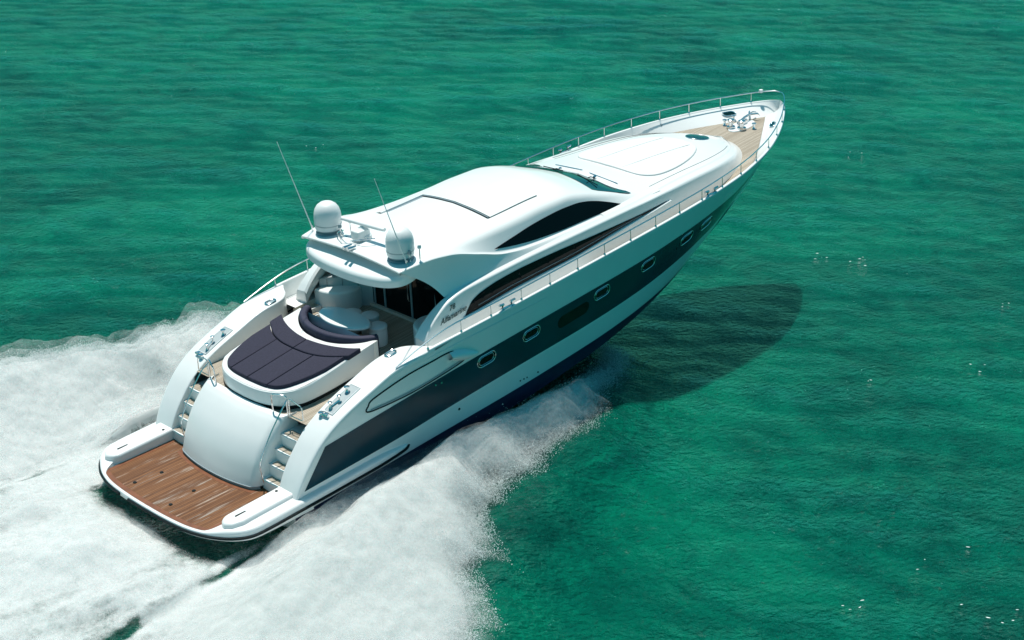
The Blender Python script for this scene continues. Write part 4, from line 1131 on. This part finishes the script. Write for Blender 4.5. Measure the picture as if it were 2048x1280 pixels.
# ------------------------------------------------------------------ spray thrown by the hull and the wash astern
def spray_material(name, tintc):
    m, nt, b = new_mat(name)
    N, L = nt.nodes, nt.links
    tc = N.new("ShaderNodeTexCoord")
    at = N.new("ShaderNodeAttribute"); at.attribute_name = "foam_cover"
    n1 = N.new("ShaderNodeTexNoise"); n1.inputs["Scale"].default_value = 3.2; n1.inputs["Detail"].default_value = 9; n1.inputs["Roughness"].default_value = 0.66
    L.new(tc.outputs["Object"], n1.inputs["Vector"])
    n2 = N.new("ShaderNodeTexWhiteNoise"); n2.noise_dimensions = '3D'
    sc = N.new("ShaderNodeVectorMath"); sc.operation = 'SCALE'; sc.inputs["Scale"].default_value = 38.0
    sn = N.new("ShaderNodeVectorMath"); sn.operation = 'FLOOR'
    L.new(tc.outputs["Object"], sc.inputs[0]); L.new(sc.outputs[0], sn.inputs[0]); L.new(sn.outputs[0], n2.inputs["Vector"])
    s = math_node(nt, 'ADD', at.outputs["Fac"], math_node(nt, 'MULTIPLY', math_node(nt, 'SUBTRACT', n1.outputs["Fac"], 0.5), 1.25))
    s = math_node(nt, 'ADD', s, math_node(nt, 'MULTIPLY', math_node(nt, 'SUBTRACT', n2.outputs["Value"], 0.5), 0.22))
    mr = N.new("ShaderNodeMapRange"); mr.interpolation_type = 'SMOOTHSTEP'
    mr.inputs["From Min"].default_value = 0.15; mr.inputs["From Max"].default_value = 0.95
    L.new(s, mr.inputs["Value"])
    ms = N.new("ShaderNodeAttribute"); ms.attribute_name = "mist"
    alpha = math_node(nt, 'MULTIPLY', mr.outputs["Result"], ms.outputs["Fac"])
    b.inputs["Base Color"].default_value = (*tintc, 1)
    b.inputs["Roughness"].default_value = 0.9
    b.inputs["Specular IOR Level"].default_value = 0.1
    b.inputs["Subsurface Weight"].default_value = 0.6
    b.inputs["Subsurface Radius"].default_value = (0.20, 0.24, 0.24)
    b.inputs["Subsurface Scale"].default_value = 0.6
    tr = N.new("ShaderNodeBsdfTranslucent"); tr.inputs["Color"].default_value = (tintc[0], tintc[1], tintc[2], 1)
    mixs = N.new("ShaderNodeMixShader"); mixs.inputs[0].default_value = 0.35
    tp = N.new("ShaderNodeBsdfTransparent"); mixa = N.new("ShaderNodeMixShader")
    out = next(n for n in N if n.type == 'OUTPUT_MATERIAL')
    L.new(b.outputs[0], mixs.inputs[1]); L.new(tr.outputs[0], mixs.inputs[2])
    L.new(alpha, mixa.inputs[0]); L.new(tp.outputs[0], mixa.inputs[1]); L.new(mixs.outputs[0], mixa.inputs[2])
    L.new(mixa.outputs[0], out.inputs["Surface"])
    bp = N.new("ShaderNodeBump"); bp.inputs["Strength"].default_value = 0.22; bp.inputs["Distance"].default_value = 0.05
    L.new(n1.outputs["Fac"], bp.inputs["Height"]); L.new(bp.outputs["Normal"], b.inputs["Normal"])
    return m
M['spray'] = spray_material('white_spray', (0.84, 0.87, 0.86))
M['drops'] = plain('spray_drops', (0.74, 0.78, 0.78), rough=0.6)

H = 0.05
gx, gy = np.arange(-10.0, 15.6, H), np.arange(-15.5, 15.5, H)
FX, FY = np.meshgrid(gx, gy)
out_s = pc([(-10, 17.2), (-4, 13.9), (-1, 11.6), (1.4, 9.6), (1.9, 9.1), (3.1, 7.75), (4.35, 6.85), (5.07, 6.0), (6.22, 5.25), (7.4, 5.2), (8.3, 4.75), (9.3, 4.75), (11.9, 3.6), (13.2, 2.85), (14.4, 2.0), (15.3, 1.2)])
out_p = pc([(-10, 18.0), (-6, 14.4), (-2, 11.6), (0.7, 9.6), (1.4, 9.0), (2.4, 8.1), (3.5, 8.0), (5.0, 7.5), (6.5, 6.9), (8, 5.9), (9.3, 4.8), (12, 3.7), (13.4, 2.8), (15.3, 1.2)])
in_s = pc([(-10, 4.9), (-3.5, 3.55), (-2, 3.25), (-1, 2.95), (0, 2.75), (1.2, 2.55), (3, 2.5), (15.6, 2.0)])
in_p = pc([(-10, 4.4), (-1.7, 4.2), (0.2, 4.2), (1.9, 4.05), (3.1, 4.2), (4.2, 3.4), (6, 2.6), (15.6, 1.6)])
h_s = pc([(-10, 0.7), (-3, 0.9), (0, 1.05), (3, 1.2), (6, 1.2), (9, 1.05), (11, 0.85), (12.6, 0.7), (13.8, 0.45), (15.3, 0.1)])
h_p = pc([(-10, 0.75), (-3, 1.05), (0, 1.25), (3, 1.45), (6, 1.5), (9, 1.25), (12.5, 0.7), (15.3, 0.1)])

def billow(x, y, scale, seed, octs=4):
    s = 0; a = 1; t = 0
    for k in range(octs):
        n = vnoise(x + 11*k, y + 5*k, scale/2**k, seed + k)
        s = s + a*(1 - np.abs(2*n - 1)); t += a; a *= 0.5
    return s/t
rx = FX*0.93 + FY*0.0
puff = billow(FX, FY, 1.7, 31, 4)
fine_n = fbm(FX, FY, 0.42, 51, 3)
ragged = (fbm(FX*1.5 + FY*0.5, FY*0.45, 1.3, 61, 5, 0.6) - 0.5)*2.2

def spray_side(sign, outer, inner, hgt, seed):
    Y = FY*sign
    yo, yi, hh = outer(FX), inner(FX), hgt(FX)
    yo = yo + ragged*(0.45 + 0.45*np.clip((8.5 - FX)/4, 0, 1))*np.clip((15.3 - FX)/4, 0, 1)
    span = np.maximum(yo - yi, 0.3)
    v = (Y - yi)/span
    prof = smooth(v, 0.02, 0.34)*(1 - 0.72*smooth(v, 0.25, 1.0)) if sign < 0 else smooth(v, -0.05, 0.8)
    near_hull = np.clip((FX - 0.5)/1.5, 0, 1)
    prof = prof*(1-near_hull) + near_hull*np.maximum(prof, 0.42*np.clip(1 - (v)/0.5, 0, 1) + 0.0)
    fall = 1 - smooth((Y - yo + 1.5)/1.75, 0, 1)
    z = hh*prof*fall
    z = z*(0.84 + 0.28*puff) + 0.05*(fine_n - 0.5)*np.clip(z*3, 0, 1)
    d = np.clip((yo - Y)/1.0, 0, 1.4)
    d = np.minimum(d, 1.25)*np.clip((15.2 - FX)/2.6, 0, 1)
    return z + 0.03, d, v
zs_, ds_, vs_ = spray_side(-1, out_s, in_s, h_s, 1)
zp_, dp_, vp_ = spray_side(1, out_p, in_p, h_p, 2)
# thin places: streaks drawn out along the track, and the dark seams where the sheets part
streak = fbm(FX*0.16, FY, 0.5, 71, 5, 0.6)
streak2 = fbm(FX*0.35, FY + FX*0.05, 1.3, 81, 4)
def seam(dist, width): return np.exp(-(dist/width)**2)
wob = (fbm(FX, FY*0 + 3, 2.2, 95, 3) - 0.5)*0.7
crease_s = FY + in_s(FX) + wob
crease_p = FY - in_p(FX) - wob*0.8
seam_s = seam(crease_s, 0.13)*np.clip((1.8 - FX)/1.0, 0, 1)*smooth(fbm(FX, FY, 1.9, 97, 3), 0.36, 0.55)
seam_p = seam(crease_p + 0.0, 0.17)*np.clip((4.2 - FX)/1.0, 0, 1)*smooth(fbm(FX, FY, 2.6, 99, 3), 0.40, 0.58)
ds_ = ds_ - 1.0*seam_s - 1.6*np.clip(0.52 - streak, 0, 1)*np.clip(1.1 - vs_*1.2, 0, 1)*np.clip((9 - FX)/4, 0, 1) - 0.9*np.clip(0.50 - streak2, 0, 1)
dp_ = dp_ - 0.6*seam_p - 1.6*np.clip(0.52 - streak, 0, 1)*np.clip(1.1 - vp_*1.2, 0, 1) - 0.9*np.clip(0.50 - streak2, 0, 1)
# wash between the creases
dist_t = np.clip((-0.10 - FX - 0.2*np.abs(np.sin(FY*1.3)))/0.5, 0, 1)
side_open = np.maximum(np.clip((np.abs(FY) - 2.25)/0.4, 0, 1)*np.clip((5.6 - FX)/2.0, 0, 1), dist_t)
zw = 0.08 + (0.30 + 0.35*np.exp(-((FX + 2.6)/1.6)**2)*np.exp(-(FY/2.2)**2))*billow(FX*0.6, FY, 1.5, 41, 4)*np.clip((-0.3 - FX)/1.6, 0.15, 1) + 0.05*(fine_n - 0.5)
cloud = fbm(FX*0.6, FY, 2.4, 131, 5, 0.55)
dw = side_open*(1.10 - 1.2*np.clip(0.52 - streak, 0, 1) - 0.8*np.clip(0.50 - streak2, 0, 1) - 1.0*np.clip(0.50 - cloud, 0, 1)) - seam_s - seam_p
zw -= 0.10*(seam_s + seam_p)
reg = np.where(FY < -in_s(FX) - wob, 0, np.where(FY > in_p(FX) + wob*0.8, 2, 1))
under_hull = (FX > 0.2) & (FX < 15) & (np.abs(FY) < 2.35*np.clip((15 - FX)/4, 0, 1))
Zf = np.where(reg == 0, zs_, np.where(reg == 2, zp_, zw))
Df = np.where(reg == 0, ds_, np.where(reg == 2, dp_, dw))
# ease heights across the region borders
for _ in range(6):
    Zf[1:-1, 1:-1] = 0.4*Zf[1:-1, 1:-1] + 0.15*(Zf[:-2, 1:-1] + Zf[2:, 1:-1] + Zf[1:-1, :-2] + Zf[1:-1, 2:])
Zf += 0.02*(fbm(FX, FY, 0.2, 121, 2) - 0.5)*np.clip(Zf*4, 0, 1)
fill = np.exp(-((FX - 2.8)/1.6)**2)*np.exp(-((FY - 3.6)/0.75)**2)
Df = Df + 1.1*fill*(0.6 + 0.8*streak2)
Zf = Zf + 0.10*fill
Df[under_hull] = np.where(reg[under_hull] == 1, -1, Df[under_hull])

def region_mesh(name, k, label, cat):
    ny, nx = FX.shape
    cell_reg = reg[:-1, :-1]
    cell_d = np.maximum.reduce([Df[:-1, :-1], Df[1:, :-1], Df[:-1, 1:], Df[1:, 1:]])
    ok = (cell_reg == k) & (cell_d > -0.15)
    idx = np.arange(ny*nx).reshape(ny, nx)
    q = np.stack([idx[:-1, :-1], idx[:-1, 1:], idx[1:, 1:], idx[1:, :-1]], -1)[ok]
    used = np.unique(q); remap = np.full(ny*nx, -1, int); remap[used] = np.arange(len(used))
    co = np.stack([FX, FY, Zf], -1).reshape(-1, 3)[used].astype(np.float32)
    return co, remap[q], Df.reshape(-1)[used]

def droplets(n, sign, outer, hgt, seed):
    r = np.random.default_rng(seed)
    x = r.uniform(-10, 14.9, n)
    # more of them where the sheet is young and torn
    yo = outer(x)
    rg = np.zeros(n)
    ii = np.clip(((x + 10.0)/H).astype(int), 0, FX.shape[1]-1)
    jj = np.clip(((sign*yo + 15.5)/H).astype(int), 0, FX.shape[0]-1)
    rg = ragged[jj, ii]*(0.45 + 0.45*np.clip((8.5 - x)/4, 0, 1))*np.clip((15.3 - x)/4, 0, 1)
    off = r.normal(-0.55, 0.36, n) + np.abs(r.normal(0, 0.14, n))*(r.random(n) < 0.3)
    y = sign*(yo + rg + off)
    jj = np.clip(((y + 15.5)/H).astype(int), 0, FX.shape[0]-1)
    base = Zf[jj, ii]
    z = np.maximum(base, 0) + np.abs(r.normal(0, 0.13, n)) + hgt(x)*0.5*r.random(n)*np.exp(-np.abs(off + 0.1)*2.2)
    # a second lot drifting over the whole sheet
    keep = np.ones(n, bool)
    rad = r.uniform(0.003, 0.0095, n)*np.where(r.random(n) < 0.06, 1.9, 1.0)
    return x, y, z, rad
def drift(n, k, seed):
    r = np.random.default_rng(seed)
    jj, ii = np.nonzero((reg == k) & (Df > 0.25))
    p = r.integers(0, len(jj), n)
    x = FX[jj[p], ii[p]] + r.uniform(-H, H, n); y = FY[jj[p], ii[p]] + r.uniform(-H, H, n)
    z = Zf[jj[p], ii[p]] + np.abs(r.normal(0, 0.06, n))
    return x, y, z, r.uniform(0.003, 0.007, n)
TET = np.array([(1, 1, 1), (1, -1, -1), (-1, 1, -1), (-1, -1, 1)], float)/1.2
def spray_object(name, k, label, cat, drops, shells=0):
    co, q, d = region_mesh(name, k, label, cat)
    mist = np.ones(len(d)) if k else 0.97 - 0.15*np.clip((-co[:, 1] - 3.0)/2.5, 0, 1)
    if shells:
        c0, q0, d0 = co, q, d
        for j in range(1, shells + 1):
            # thinner and thinner veils of drifting droplets over the solid water
            jit = 0.3 + 1.4*fbm(c0[:, 0] + 7.7*j, c0[:, 1] - 3.1*j, 0.8, 300 + 7*j, 3)
            up = 0.085*j*np.clip(d0*1.2 + 0.35, 0, 1)*jit
            veil = c0 + np.stack([np.zeros(len(d0)), np.sign(c0[:, 1])*0.09*j*jit, up], -1).astype(np.float32)
            q = np.concatenate([q, q0 + len(co)]); co = np.concatenate([co, veil])
            d = np.concatenate([d, np.minimum(d0*0.8 + 0.02, 0.66) - 0.035*j]); mist = np.concatenate([mist, np.full(len(d0), 0.34 - 0.045*j)])
    X, Yy, Zz, R = [np.concatenate([t[i] for t in drops]) for i in range(4)]
    n = len(X)
    pts = np.stack([X, Yy, Zz], -1)[:, None, :] + TET[None]*R[:, None, None]*np.random.default_rng(5).uniform(0.6, 1.4, (n, 4, 1))
    tri = np.array([(0, 1, 2), (0, 3, 1), (0, 2, 3), (1, 3, 2)])
    T = (np.arange(n)*4)[:, None, None] + tri[None] + len(co)
    allco = np.concatenate([co, pts.reshape(-1, 3).astype(np.float32)])
    me = bpy.data.meshes.new(name)
    me.vertices.add(len(allco)); me.vertices.foreach_set("co", allco.ravel())
    loops = np.concatenate([q.ravel(), T.ravel()]).astype(np.int32)
    nq, ntri = len(q), n*4
    starts = np.concatenate([np.arange(nq)*4, nq*4 + np.arange(ntri)*3]).astype(np.int32)
    me.loops.add(len(loops)); me.loops.foreach_set("vertex_index", loops)
    me.polygons.add(nq + ntri); me.polygons.foreach_set("loop_start", starts)
    me.polygons.foreach_set("material_index", np.concatenate([np.zeros(nq), np.ones(ntri)]).astype(np.int32))
    me.polygons.foreach_set("use_smooth", np.concatenate([np.ones(nq), np.zeros(ntri)]).astype(bool))
    at = me.attributes.new("foam_cover", 'FLOAT', 'POINT')
    at.data.foreach_set("value", np.concatenate([d, np.ones(n*4)]).astype(np.float32))
    a2 = me.attributes.new("mist", 'FLOAT', 'POINT'); a2.data.foreach_set("value", np.concatenate([mist, np.ones(n*4)]).astype(np.float32))
    me.materials.append(M['spray']); me.materials.append(M['drops'])
    me.update(); me.validate()
    ob = bpy.data.objects.new(name, me); COL.objects.link(ob)
    return tag(ob, label, cat, kind="stuff")
spray_object("bow_spray", 0, "greyish white spray sheet thrown out along the shaded starboard side of the hull", "spray",
             [droplets(140000, -1, out_s, h_s, 11), drift(16000, 0, 12)], shells=5)
spray_object("bow_spray", 2, "bright white spray cloud rising beyond the sunlit port side of the hull", "spray",
             [droplets(150000, 1, out_p, h_p, 21), drift(22000, 2, 22)], shells=4)
spray_object("wake_foam", 1, "churned white wash streaming away behind the wooden swim platform", "wake",
             [drift(16000, 1, 32)], shells=2)

# small white flecks painted on the open water in place of sun glints
r_ = np.random.default_rng(77)
fl = MB()
cl = 0
while cl < 30:
    cx, cy = (r_.uniform(7, 27), r_.uniform(-18, 0)) if r_.random() < 0.85 else (r_.uniform(-4, 62), r_.uniform(-20, 58))
    d_ = math.hypot(cx + 19, cy + 30)
    if cx < 16 and -12 < cy < 13: continue
    cl += 1
    for _k in range(int(r_.integers(1, 5))):
        x, y = cx + r_.normal(0, 0.28), cy + r_.normal(0, 0.28)
        L_, W_ = r_.uniform(0.015, 0.055), r_.uniform(0.007, 0.016)
        a = WD + math.pi/2 + r_.normal(0, 0.3)
        z = float(sea_z(np.array([x]), np.array([y]))[0]) + 0.004
        pts = [(x + L_*math.cos(t)*math.cos(a)*r_.uniform(.7, 1.2) - W_*math.sin(t)*math.sin(a), y + L_*math.cos(t)*math.sin(a) + W_*math.sin(t)*math.cos(a)*r_.uniform(.7, 1.3), z) for t in [2*math.pi*k/9 for k in range(9)]]
        o_ = len(fl.v); fl.v += pts + [(x, y, z + 0.008)]
        fl.f += [(o_ + k, o_ + (k+1) % 9, o_ + 9) for k in range(9)]
M['fleck'] = plain('glint_fleck_white', (0.85, 0.90, 0.88), rough=0.5)
tag(fl.build("glint_flecks", M['fleck'], None, weld=False), "tiny painted white sun glints scattered over the open green water", "painted glints", kind="stuff")
